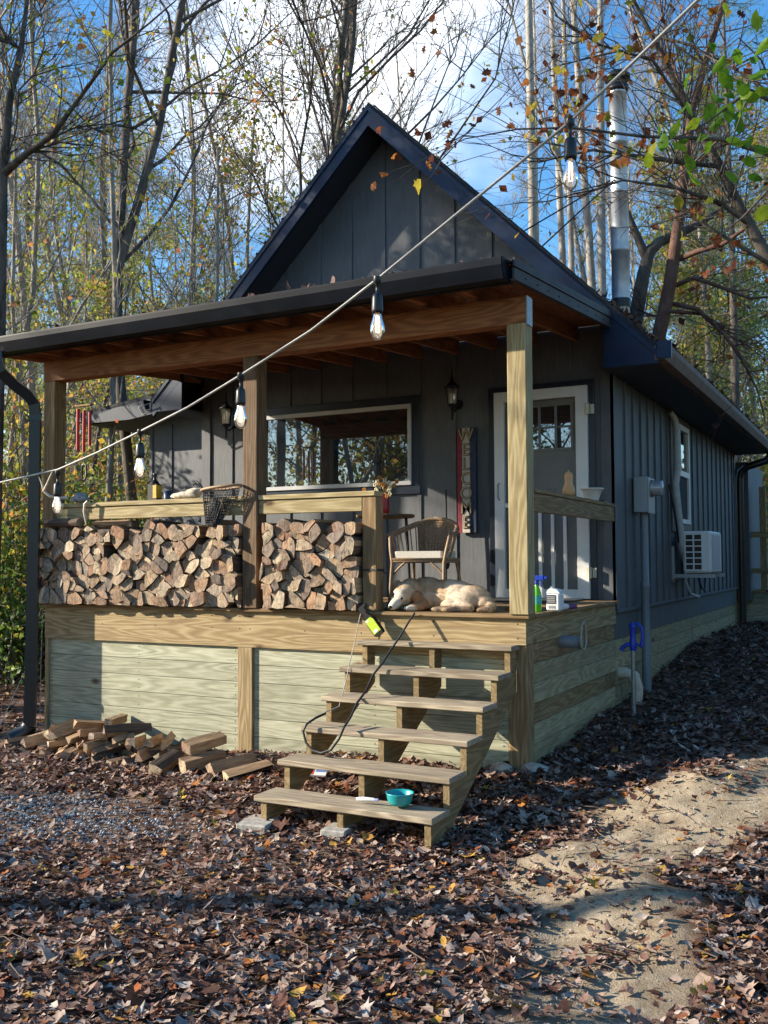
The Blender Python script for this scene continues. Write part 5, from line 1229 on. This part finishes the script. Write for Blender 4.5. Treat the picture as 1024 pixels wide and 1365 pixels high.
def make_tree(seed,H,r0,nb=22,first=.35,blen=.28,bang=.9,leaf=0,lsize=.09,fork=False,wob=.05,twig=1.0,leafz=(0,1),lcol=None,barkm=BK,mid_min=4,lm=None,updraw=.10):
    rg_=random.Random(seed)
    tr=MB(); cw=MB()
    mains=[]
    tp=wander((0,0,-.4),(rg_.gauss(0,.03),rg_.gauss(0,.03),1),H+.4,16,wob,rg_,.05)
    rad=[r0*(1-.9*(i/16))**.85+.012 for i in range(17)]; rad[0]*=1.35; rad[1]*=1.05
    tr.tube(tp,rad,9); mains.append((tp,rad,first))
    if fork:
        i0=fork; d=(tp[i0+1]-tp[i0]).normalized()+Vector((rg_.choice((-1,1))*.22,rg_.uniform(-.12,.12),0))
        fp=wander(tp[i0],d,H*(1-i0/16)*.95,11,wob*.8,rg_,.12); fr_=[rad[i0]*.85*(1-.9*k/11)+.01 for k in range(12)]
        tr.tube(fp,fr_,8); mains.append((fp,fr_,.1))
    tips=[]
    for (mp_,mr_,f0) in mains:
        n_=len(mp_)-1
        for k in range(nb if mp_ is tp else int(nb*.7)):
            f=f0+(1-f0)*(k+rg_.random())/nb
            if mp_ is not tp: f=min(.99,f0+(1-f0)*(k+rg_.random())/(nb*.7))
            fi=min(n_-1e-3,f*n_); i=int(fi); p=mp_[i].lerp(mp_[i+1],fi-i); rr_=(mr_[i]+(mr_[i+1]-mr_[i])*(fi-i))
            az=rg_.uniform(0,2*PI); el_=rg_.gauss(bang,.2); d=Vector((math.cos(az)*math.sin(el_),math.sin(az)*math.sin(el_),math.cos(el_)))
            L=H*blen*(1.15-f)*rg_.uniform(.55,1.2)+.4
            b1=wander(p,d,L,6,.2,rg_,updraw); r1_=min(rr_*.5,.007+L*.0058)
            tr.tube(b1,[max(.005,r1_*(1-.85*j/6)) for j in range(7)],5,cap=False)
            for j in range(int(5*twig)+2):
                g=rg_.uniform(.2,1); gi=min(5.99,g*6); q=b1[int(gi)].lerp(b1[int(gi)+1],gi-int(gi))
                d2=((b1[min(6,int(gi)+1)]-b1[int(gi)]).normalized()*.9+Vector((rg_.gauss(0,.55),rg_.gauss(0,.55),rg_.gauss(.15,.4)))).normalized()
                L2=L*.46*(1.25-g)*rg_.uniform(.5,1.4)+.25
                b2=wander(q,d2,L2,4,.22,rg_,.10)
                r2_=max(.0045,r1_*.4)
                cw.tube(b2,[r2_,r2_*.8,r2_*.6,r2_*.45,r2_*.3],3,0,cap=False)
                for m_ in range(int(3*twig)+1):
                    g2=rg_.uniform(.15,1); gj=min(3.99,g2*4); q2=b2[int(gj)].lerp(b2[int(gj)+1],gj-int(gj))
                    d3=((b2[-1]-b2[0]).normalized()+Vector((rg_.gauss(0,.6),rg_.gauss(0,.6),rg_.gauss(.1,.45)))).normalized()
                    L3=L2*.55*rg_.uniform(.5,1.3)+.12; q3=q2+d3*L3*.5+Vector((rg_.gauss(0,.02),rg_.gauss(0,.02),rg_.gauss(.0,.02))); q4=q2+d3*L3
                    cw.tube([q2,q3,q4],[.0042,.0034,.0022],3,0,cap=False); tips.append((q4,q3))
    if leaf:
        zs=[t[0].z for t in tips]; lo,hi=min(zs),max(zs)
        tt_=[t for t in tips if leafz[0]<=(t[0].z-lo)/(hi-lo)<=leafz[1]] or tips
        # clumps: whole boughs keep or lose their leaves
        keep={}
        for i in range(leaf):
            t=rg_.choice(tt_); key=(round(t[0].x*.8),round(t[0].y*.8),round(t[0].z*.8))
            if key not in keep: keep[key]=rg_.random()**1.6
            if rg_.random()>keep[key]: continue
            p=t[0].lerp(t[1],rg_.random())+Vector((rg_.gauss(0,.10),rg_.gauss(0,.10),rg_.gauss(-.03,.10)))
            leafquad(cw,p,lsize*rg_.uniform(.6,1.3),rg_)
    return tr,cw
def make_pine(seed,H,r0,dens=1.0,first=.3):
    rg_=random.Random(seed); tr=MB(); cw=MB()
    tp=wander((0,0,-.4),(0,0,1),H+.4,14,.012,rg_,.03); tr.tube(tp,[r0*(1-.93*i/14)+.01 for i in range(15)],8)
    n_=int(46*dens)
    for k in range(n_):
        f=first+(1-first)*(k+.5)/n_; fi=min(13.99,f*14); p=tp[int(fi)].lerp(tp[int(fi)+1],fi-int(fi))
        az=k*2.4+rg_.gauss(0,.3); L=H*.17*(1.1-f)**.8*rg_.uniform(.7,1.2)+.4
        b1=wander(p,(math.cos(az),math.sin(az),.15),L,5,.08,rg_,.03); tr.tube(b1,[.02,.017,.014,.011,.008,.005],4,cap=False)
        for j in range(int(16*dens)):
            g=rg_.uniform(.25,1); gi=min(4.99,g*5); q=b1[int(gi)].lerp(b1[int(gi)+1],gi-int(gi)); d2=(Vector((math.cos(az),math.sin(az),0))*.6+Vector((rg_.gauss(0,.7),rg_.gauss(0,.7),rg_.gauss(.1,.2)))).normalized(); L2=rg_.uniform(.2,.55)
            e=q+d2*L2; cw.tube([q,e],[.004,.002],3,0,cap=False)
            for h_ in range(3):
                c=q.lerp(e,.4+.3*h_); rv=rg_.random()
                for s_ in range(9):
                    dd=(d2*.7+Vector((rg_.gauss(0,.6),rg_.gauss(0,.6),rg_.gauss(.1,.6)))).normalized(); l_=rg_.uniform(.10,.17); sd_=dd.orthogonal().normalized()*.0045
                    cw.add([c-sd_,c+sd_,c+dd*l_],[(0,1,2)],1,min(1,max(0,rv*.7+rg_.random()*.3)))
    return tr,cw
def make_bush(seed,Hh,Wd,nleaf,lm,ls=.07):
    rg_=random.Random(seed); tr=MB(); cw=MB(); tips=[]
    for k in range(16):
        az=rg_.uniform(0,6.28); d=Vector((math.cos(az)*rg_.uniform(.1,.9),math.sin(az)*rg_.uniform(.1,.9),1)); b=wander((rg_.gauss(0,Wd*.15),rg_.gauss(0,Wd*.15),-.1),d,Hh*rg_.uniform(.6,1.1),6,.14,rg_,.02)
        tr.tube(b,[.016,.013,.011,.009,.007,.005,.003],4,cap=False)
        for j in range(11):
            q=b[rg_.randrange(2,7)]; e=wander(q,(rg_.gauss(0,1),rg_.gauss(0,1),rg_.gauss(.3,.5)),rg_.uniform(.3,.8)*Wd*.5,3,.2,rg_); cw.tube(e,[.005,.004,.003,.002],3,0,cap=False); tips+=e[1:]
    for i in range(nleaf):
        p=rg_.choice(tips)+Vector((rg_.gauss(0,.09),rg_.gauss(0,.09),rg_.gauss(0,.09))); leafquad(cw,p,ls*rg_.uniform(.6,1.3),rg_)
    return tr,cw
PROTO={}
def proto(key,fn,barkm,leafm):
    tr,cw=fn
    o=bpy.data.objects.new('tree',None)
    def mesh(mb,nm,mats):
        x=mb.build(nm,mats); me=x.data; bpy.data.objects.remove(x); return me
    PROTO[key]=(mesh(tr,'trunk',[barkm]),mesh(cw,'crown',[barkm,leafm])); bpy.data.objects.remove(o)
proto('pineT',make_pine(3,17,.14,1.15,.52),BK,LPN)
proto('bareA',make_tree(1,20,.105,32,.25,.26,.75,leaf=1800,lsize=.085,leafz=(0,.6),twig=1.9),BK,LY)
proto('bareB',make_tree(2,22,.065,30,.3,.22,.6,leaf=500,lsize=.08,twig=1.9),BG,LY)
proto('bareC',make_tree(3,18,.08,26,.2,.30,.95,leaf=400,lsize=.08,twig=1.9),BG,LR)
proto('fork',make_tree(12,20,.082,26,.3,.30,.85,leaf=4200,lsize=.085,fork=5,leafz=(0,.55),twig=1.5),BK,LY)
proto('forkB',make_tree(5,17,.072,26,.3,.30,.7,leaf=1800,lsize=.08,fork=4,leafz=(0,.3),twig=1.8),BK,LY)
proto('pale',make_tree(6,24,.12,20,.55,.18,.7,leaf=0,wob=.012,twig=1.2),BP,LY)
proto('paleB',make_tree(16,23,.10,18,.5,.16,.6,leaf=0,wob=.015,twig=1.2),BP,LY)
proto('yellow',make_tree(7,14,.10,34,.15,.26,.95,leaf=12000,lsize=.11,twig=1.2),BG,LY)
proto('yellowB',make_tree(8,11,.08,30,.12,.28,1.0,leaf=9000,lsize=.10,twig=1.1),BK,LY)
proto('yellowG',make_tree(17,13,.08,36,.12,.26,.95,leaf=13000,lsize=.10,twig=1.2),BG,LYG)
proto('sapl',make_tree(9,8,.04,22,.1,.22,.8,leaf=900,lsize=.09,twig=.8),BG,LY)
proto('whip',make_tree(10,13,.045,16,.25,.14,.5,leaf=250,lsize=.09,wob=.05,twig=.7),BG,LY)
proto('pine',make_pine(1,17,.14),BK,LPN)
proto('pineB',make_pine(2,12,.10,.9,.12),BR,LPN)
proto('bush',make_bush(1,2.0,2.0,4200,LG,.07),BG,LG)
proto('bushY',make_bush(2,2.3,2.2,3000,LY,.075),BG,LY)
def plant(key,x,y,label,cat='tree',group=None,rz=None,s=1.0,lean=(0,0),sz=None,name=None):
    nm=name or {'pine':'pine_tree','pineB':'pine_tree','bush':'bush','bushY':'bush','sapl':'sapling','whip':'sapling'}.get(key,'tree')
    o=empty(nm,(x,y,gh(x,y)-.05),label,cat,group,rz if rz is not None else R.uniform(0,6.28))
    o.rotation_euler.x,o.rotation_euler.y=lean; o.scale=(s,s,sz or s)
    for nm2,me in zip(('trunk','crown') if 'bush' not in nm else ('stems','foliage'),PROTO[key]):
        c=bpy.data.objects.new(nm2,me); COL.objects.link(c); c.parent=o
    return o
def far(px,d):
    r_=dep(px,740,1)-CAM; h=math.hypot(r_.x,r_.y); return CX+r_.x/h*d, CY+r_.y/h*d
# the trees one can tell apart
for (key,px,d,lab,rz,s,ln) in (
 ('fork',190,15,'dark forked tree with yellow-green leaves rising behind the left half of the porch roof',.3,1.0,(0,0)),
 ('forkB',352,16,'spreading bare tree forking beside the left slope of the gable',2.2,1.05,(0,0)),
 ('bareB',432,19,'slim straight bare tree just left of the gable peak',1,1,(0,0)),
 ('bareB',458,20,'second slim bare tree nearest the left of the gable peak',4,1.0,(0,0)),
 ('pale',724,21,'pale smooth-barked trunk, leftmost of the three right of the gable',0,1.0,(0,0)),
 ('paleB',776,24,'thin pale trunk in the middle of the three left of the flue',2,.95,(0,0)),
 ('pale',799,22,'pale trunk immediately left of the metal flue',3,.98,(0,0)),
 ('bareC',60,18,'bare leaning tree above the left end of the gutter',1.2,1,(.03,.05)),
 ('bareB',112,21,'tall grey tree above the left part of the porch roof',5,1,(0,0)),
 ('bareA',245,24,'bare tree between the dark forked tree and the gable',2,.9,(0,0)),
 ('pine',30,24,'tall pine with blue-green needles at the far left',1,.95,(0,0)),
 ('pine',135,30,'pine standing behind the forked tree at upper left',2,1.0,(0,0)),
 ('pine',985,22,'tall green pine behind the right eave',2,.85,(0,0)),
 ('yellow',950,24,'yellow-leaved tree right of the reddish trunk',1,.9,(0,0)),
 ('yellow',1045,30,'yellow-green tree at the right edge behind the rear deck',3,.95,(0,0)),
 ('yellowG',968,25,'light green leafy tree just behind the right eave',2,.75,(0,0)),
 ('yellowG',1015,27,'tall light green tree at the right edge behind the eave',5,.8,(0,0)),
 ('yellowG',918,27,'light green tree seen left of the yellow tree at right',1,.9,(0,0)),
 ('yellowG',85,21,'green-leaved tree over the left end of the gutter',1,.85,(0,0)),
 ('pineB',925,30,'young pine between the reddish trunk and the yellow tree',4,1.1,(0,0)),
 ('yellow',322,27,'golden-leaved tree low beside the left slope of the gable',4,.95,(0,0)),
 ('yellowB',20,14,'yellow-green small tree behind the left downspout',3,.7,(0,0)),
 ('yellowB',110,17,'small leafy tree seen through the left porch bay',1,.62,(0,0)),
):
    x,y=far(px,d); plant(key,x,y,lab,rz=rz,s=s,lean=ln)
# undergrowth at left and behind
for (px,d,k,s) in ((14,13.2,'bush',1.0),(38,14.5,'bush',1.1),(-20,15,'bush',1.3),(85,14.5,'bushY',1.0),(130,15,'bushY',1.0),(60,16,'bush',1.3),(-40,14,'bushY',1.3),(20,18,'bush',1.5),(110,19,'bush',1.5),(150,22,'bushY',1.6),(5,24,'bushY',1.8),(70,25,'bush',1.8),(160,28,'bushY',2),(100,30,'bush',2.2)):
    x,y=far(px,d); plant(k,x,y,'leafy bush in the undergrowth left of the cabin','bush','bushes left of the cabin',s=s)
for (px,d,k,s) in ((1020,30,'bushY',1.6),(1050,27,'bushY',1.4),(1000,34,'bushY',2.0),(1070,30,'bush',2.0),(1030,38,'bushY',2.6)):
    x,y=far(px,d); plant(k,x,y,'leafy bush beyond the rear deck at right','bush','bushes beyond the rear deck',s=s)
rt=random.Random(77)
for i in range(60):                                             # the woods behind
    px=rt.uniform(-140,1160); d=rt.uniform(25,55)
    k=rt.choice(['bareB','bareB','bareC','whip','whip','whip','paleB','pale','sapl','bareC','bareC'])
    if 480<px<700 and rt.random()<.5: continue
    if px>870 and rt.random()<.55: continue
    x,y=far(px,d)
    plant(k,x,y,'slender autumn tree in the dense woods behind the cabin','tree','trees in the woods behind the cabin',s=rt.uniform(.75,1.15))
for i in range(30):
    px=rt.choice([rt.uniform(-60,330),rt.uniform(-60,330),rt.uniform(880,1100)]); d=rt.uniform(24,50); x,y=far(px,d)
    plant(rt.choice(['yellow','yellowB','yellowG','yellowG','pineB']),x,y,'leafy yellow or green tree low in the woods behind the cabin','tree','leafy trees in the woods',s=rt.uniform(.6,.95))
for i in range(14):
    px=rt.uniform(-30,330); d=rt.uniform(12,26); x,y=far(px,d)
    if y<4 and x>-7.5: continue
    plant('whip' if i%2 else 'sapl',x,y,'thin young tree among the woods at left','sapling','saplings at left',s=rt.uniform(.7,1.2))
# trees outside the frame that shade the yard and fill the window reflection
G='trees outside the frame'
for (k,x,y,s,rz) in (('pineT',-19,-5.0,1.0,0),('pineT',-17,-5.3,1.0,1),('pineT',-21.5,-6.6,1.1,2.2),('pineT',-20,-3.6,1.0,2.2),('pineT',-15.4,-4.9,.98,4),('pineT',-18,-6.4,1.0,3),('yellow',-17,-15.5,.95,2),('yellowB',-9.5,-11,1.1,3),('yellow',-11,-15,1.0,1),
 ('bareA',-10,-7.2,1.0,2),('bareC',-8.5,-9,.85,1),('pine',-9.5,-18,1,2),('yellowB',-5.5,-13,1.2,0),('yellow',-6,-17,1.1,4),('bareA',-6,-20,1,3),('fork',0,-18,1,1),('yellowB',4,-15,1.1,2),('pine',-16,-18,1,0),
 ('yellow',-12.5,-17,1.1,5),('yellow',-8,-14.5,.9,2),('yellow',-15,-15.5,1.1,3),('bush',-10,-12,1.7,0),('bushY',-12.5,-13.5,1.9,1),('bush',-7,-15,2.0,2),('bush',-14,-17,2.4,2),('bushY',-9,-16,2.4,4),('bushY',-17,-14,2.2,4),('yellowB',-13,-19,1.4,2),('yellow',-18,-18,1.2,2),('bushY',-5,-12,1.7,2)):
    plant(k,x,y,'tree standing outside the picture, in front and left of the cabin','tree',G,rz=rz,s=s)

for (k,x,y,s,rz) in (('yellow',6.5,1.5,.9,0),('yellowB',5.6,5.5,1.0,2),('yellow',6.2,9.5,.9,4),('pineB',8.5,3.5,1.1,1),('pineB',8,8,1.2,3),('bushY',5.0,3.2,1.5,0),('bushY',5.2,7.5,1.5,2),('bush',6.5,-1.0,1.5,1),('bushY',6.8,5.5,2.0,4),('yellowB',7,-3,1.0,5),('pine',11,6,.9,2),('bushY',5.5,11,1.7,3)):
    plant(k,x,y,'tree standing outside the picture, to the right of the cabin','tree','trees outside the frame at right',rz=rz,s=s)
# ---- hand-shaped trees: left dark trunk, reddish trunk, dark limb, overhanging branches
def D(*q): return dep(*q)
def shaped(name,label,main,branches,barkm,leafm,leafpts,ls,seed,fuzz=60,root=None):
    """main/branches: lists of (px,py,d,r)"""
    rg_=random.Random(seed)
    mp_=[D(a,b,c) for a,b,c,r in main]
    o=empty(name,tuple(mp_[0]),label,'tree'); L0_=Vector(o.location)
    tr=MB(); cw=MB()
    tr.tube([p-L0_ for p in mp_],[q[3] for q in main],10)
    segs=[]
    for br in branches:
        pts=[D(a,b,c)-L0_ for a,b,c,r in br]; tr.tube(pts,[q[3] for q in br],6,cap=False); segs.append(pts)
    segs.append([p-L0_ for p in mp_[len(mp_)//2:]])
    for i in range(fuzz):
        s=rg_.choice(segs); k=rg_.randrange(len(s)-1); q=s[k].lerp(s[k+1],rg_.random()); d=(s[k+1]-s[k]).normalized()+Vector((rg_.gauss(0,.7),rg_.gauss(0,.7),rg_.gauss(.1,.6)))
        Lb=rg_.uniform(.3,1.3)*main[0][2]/10
        b=wander(q,d,Lb,4,.2,rg_,.05); tr.tube(b,[.008,.006,.005,.0035,.002],4,cap=False)
        for j in range(4):
            e=wander(b[rg_.randrange(1,5)],d+Vector((rg_.gauss(0,.8),rg_.gauss(0,.8),rg_.gauss(0,.6))),Lb*.45,3,.2,rg_); cw.tube(e,[.0035,.003,.002,.0015],3,0,cap=False)
            if leafpts and rg_.random()<leafpts: leafquad(cw,e[-1],ls*rg_.uniform(.6,1.2),rg_)
    tr.build('trunk',barkm,o); cw.build('crown',[barkm,leafm],o)
    return o
shaped('tree','near dark crooked tree along the left edge of the picture',
 [(-14,935,10.2,.075),(-8,800,10.2,.062),(-3,600,10.2,.056),(1,430,10.2,.054),(4,230,10.2,.05),(13,130,10.2,.04),(28,65,10.3,.03),(36,0,10.4,.022),(40,-60,10.5,.015)],
 [[(4,232,10.2,.045),(35,205,10,.035),(70,180,9.8,.028),(110,125,9.6,.02),(150,70,9.4,.014),(200,30,9.2,.009),(235,0,9,.006)],
  [(28,65,10.3,.02),(10,55,10.2,.022),(-20,50,10.1,.024)],[(8,215,10.2,.012),(22,170,10.1,.01),(25,120,10,.009),(45,100,9.9,.008),(60,60,9.9,.006),(52,0,9.9,.005)],
  [(60,188,9.9,.014),(100,170,9.9,.01),(140,165,9.9,.007),(185,172,10,.004)],[(30,205,10,.01),(80,190,10,.008),(130,195,10,.006),(165,215,10,.004)]],BK,LY,.5,.09,3,110)
shaped('tree','leaning reddish-brown trunk with drooping dark limbs right of the flue',
 [(868,520,12,.10),(878,450,12,.09),(893,380,12,.082),(906,290,12,.072),(912,230,12,.064),(922,150,12,.05),(940,85,12,.045),(960,20,12,.035),(975,-40,12,.02)],
 [[(906,345,12,.04),(930,335,11.8,.036),(965,325,11.6,.03),(1000,300,11.4,.02),(1040,270,11.2,.012)],[(902,380,12,.035),(925,370,11.8,.03),(960,382,11.6,.022),(1000,398,11.4,.016),(1040,394,11.2,.008)],
  [(898,405,12,.03),(930,412,11.8,.028),(965,445,11.6,.022),(990,480,11.5,.018),(1010,520,11.4,.012),(1020,560,11.3,.008)],[(893,415,12,.025),(935,418,11.9,.022),(962,440,11.8,.018),(985,470,11.7,.012)],
  [(922,150,12,.03),(905,110,12,.022),(890,60,12,.015),(880,0,12,.01)],[(912,235,12,.03),(950,200,11.9,.022),(985,185,11.8,.012)],[(886,425,12,.02),(868,420,12.2,.015),(850,412,12.4,.01)]],BR,LR,.25,.10,5,120)
shaped('tree','dark crooked trunk curving up close behind the metal flue',
 [(842,460,13,.11),(850,410,13,.10),(858,365,13,.09),(866,335,13,.08),(880,322,13,.07),(905,312,13,.06),(935,296,13,.05),(960,280,13,.03)],
 [[(862,345,13,.06),(852,320,13,.055),(845,305,13,.05),(838,285,13,.035),(825,250,13,.02)]],BK,LY,.2,.1,6,30)
shaped('tree','dark diagonal limb of a tree leaning across the upper right',
 [(1075,420,8.2,0.0720),(1024,345,8.2,0.0540),(985,275,8.2,0.0446),(960,222,8.2,0.0396),(930,170,8.2,0.0324),(900,110,8.2,0.0245),(868,45,8.2,0.0187),(845,0,8.2,0.0144),(825,-40,8.2,0.0086)],
 [[(960,222,8.2,0.0216),(900,215,8,.022),(850,208,7.8,.016),(790,200,7.6,.01),(720,215,7.4,.006)],[(930,170,8.2,0.0144),(870,80,8,.014),(800,60,7.8,.01),(740,20,7.6,.006)],
  [(1000,300,8.2,0.0216),(960,270,8,.02),(900,250,7.9,.015),(830,240,7.8,.01),(770,262,7.7,.006)],[(1040,360,8.2,0.0216),(990,330,8,.02),(940,300,8,.014),(905,270,8,.008)],[(868,45,8.2,0.0108),(920,60,8,.012),(975,90,7.8,.009),(1024,120,7.7,.006)]],BK,LR,.35,.085,9,150)
# overhanging branches with big leaves (rooted on a sapling just outside the right edge)
def leafy(name,label,main,twigs,mat,leafs,size,kinds,seed,hang=True,curl=.2):
    rg_=np.random.default_rng(seed); 
    o=empty(name,tuple(D(*main[0][:3])),label,'tree'); L0_=Vector(o.location)
    mb=MB(); mb.tube([D(a,b,c)-L0_ for a,b,c,r in main],[q[3] for q in main],7)
    for tw in twigs: mb.tube([D(a,b,c)-L0_ for a,b,c,r in tw],[q[3] for q in tw],5,cap=False)
    mb.build('branch',BK,o)
    P=[];Sz_=[];N_=[];Rn=[]
    for (px,py,d,s,rv) in leafs:
        P.append(np.array(D(px,py,d)-L0_)); Sz_.append(s*size); Rn.append(rv)
        v=(CAM-D(px,py,d)).normalized()+Vector(rg_.normal(0,.55,3)); N_.append(tuple(v.normalized()))
    me=leaf_cloud('leaves',np.array(P),Sz_,mat,rnds=Rn,kinds=kinds,curl=curl,seed=seed,normals=N_)
    l=bpy.data.objects.new('leaves',me); COL.objects.link(l); l.parent=o
    return o
rl=random.Random(31)
gl=[(1008,28,3.6,1.1,.62),(960,85,4,1.2,.3),(985,75,4,1.2,.4),(1005,80,4,1.1,.15),(968,108,4,1.3,.45),(990,118,4,1.3,.3),(945,150,4,1.2,.35),(925,165,4,1.2,.72),(938,185,4,1.2,.45),(900,172,4,1.2,.6),(885,190,4,1.2,.2),(908,196,4,1,.66),(880,172,4,1.0,.3),(870,200,4,1,.85),
 (920,218,4,1.2,.55),(925,240,4,1.2,.6),(865,215,4,1.1,.7),(955,165,4,1.2,.2),(972,150,4,1.1,.3),(990,145,4,1.2,.5),(1005,130,4,1.2,.6),(1018,122,4,1.2,.7),(978,185,4.2,1,.25),(1018,285,3.7,1.3,.72),(975,235,4.2,1,.3),(1000,160,4,1.1,.35),(1010,100,4,1.2,.2),(955,130,4,1.1,.15),(905,270,4.1,1,.9),(950,60,4,1,.2),(1020,60,3.9,1.2,.5),(1000,215,4.3,1,.4),(1015,200,4.2,1,.3)]
gl+= [(rl.gauss(975,38),rl.gauss(120,55),rl.uniform(3.9,4.6),rl.uniform(.7,1.1),rl.random()*.8) for _ in range(26)]
leafy('tree','broad green-leaved branch hanging in from the upper right corner',[(1180,260,4.2,.03),(1090,190,4.2,.02),(1040,140,4.1,.013),(1000,120,4.05,.008),(960,150,4.0,.005),(925,175,4.0,.003),(880,190,4,.002)],
 [[(1040,140,4.1,.006),(1015,80,4,.004),(985,50,4,.003),(960,70,4,.002)],[(1000,120,4.05,.004),(975,190,4.1,.003),(960,230,4.1,.002)],[(1090,190,4.2,.008),(1040,250,4,.005),(1018,290,3.75,.003)],[(940,165,4,.003),(925,215,4,.002),(922,245,4,.0015)],[(960,150,4,.002),(900,255,4.1,.0015)]],LB,gl,.074,(2,),3)
ol=[(550,98,5),(578,42,5),(585,70,5.2),(565,65,5),(575,22,5.1),(648,98,5),(665,148,5),(600,178,5),(607,192,5.1),(595,165,5),(682,168,5),(556,178,5),(597,193,5),(630,165,5),(498,248,4.9),(512,232,4.9),(531,210,4.9),(558,248,4.9),(571,220,4.9),(576,212,4.9),(585,230,4.9),(505,170,4.9),(630,115,5.3),(700,110,5.4),(525,208,4.9)]
lfs=[(x,y,d,rl.uniform(.7,1.15),rl.random()*.75) for x,y,d in ol]; lfs.append((557,248,4.85,1.25,.86)); lfs.append((797,48,5,1.3,.88))
for (cx_,cy_,sx,sy,nn) in ((765,130,45,40,40),(800,70,40,30,14),(830,60,50,40,16),(720,160,50,25,14),(780,190,40,25,18),(960,15,30,15,6),(900,285,40,20,10),(960,340,40,25,12),(845,200,35,30,14)):
    for _ in range(nn): lfs.append((rl.gauss(cx_,sx*.6),rl.gauss(cy_,sy*.6),rl.uniform(5,6.2),rl.uniform(.6,1.15),rl.random()))
leafy('tree','thin maple twigs with scattered russet and orange leaves across the top centre',[(1200,330,6,.03),(1060,215,5.8,.02),(960,185,5.6,.013),(860,182,5.4,.009),(760,170,5.2,.006),(690,172,5.1,.0045),(620,185,5,.003),(560,215,4.9,.002),(512,232,4.9,.0012)],
 [[(760,170,5.2,.004),(740,120,5.2,.003),(700,90,5.2,.002),(650,95,5,.0015),(600,55,5.1,.001)],[(690,172,5.1,.003),(650,150,5,.002),(590,120,5,.0015),(550,98,5,.001)],[(860,182,5.4,.005),(830,110,5.5,.003),(790,50,5.2,.002),(770,0,5,.0015)],[(600,195,5,.002),(575,235,4.9,.001),(558,248,4.9,.0008)],[(560,215,4.9,.001),(530,240,4.9,.001),(498,250,4.9,.0008)],
  [(960,185,5.6,.008),(900,240,5.6,.005),(860,215,5.5,.003),(780,195,5.4,.002)],[(1060,215,5.8,.01),(990,290,5.7,.006),(940,330,5.7,.004),(900,290,5.7,.002)],[(860,182,5.4,.003),(800,150,5.3,.002),(745,140,5.3,.0015)],[(740,120,5.2,.002),(660,60,5.2,.0015),(585,30,5.1,.001)]],LR,lfs,.062,(0,1),8,curl=.3)
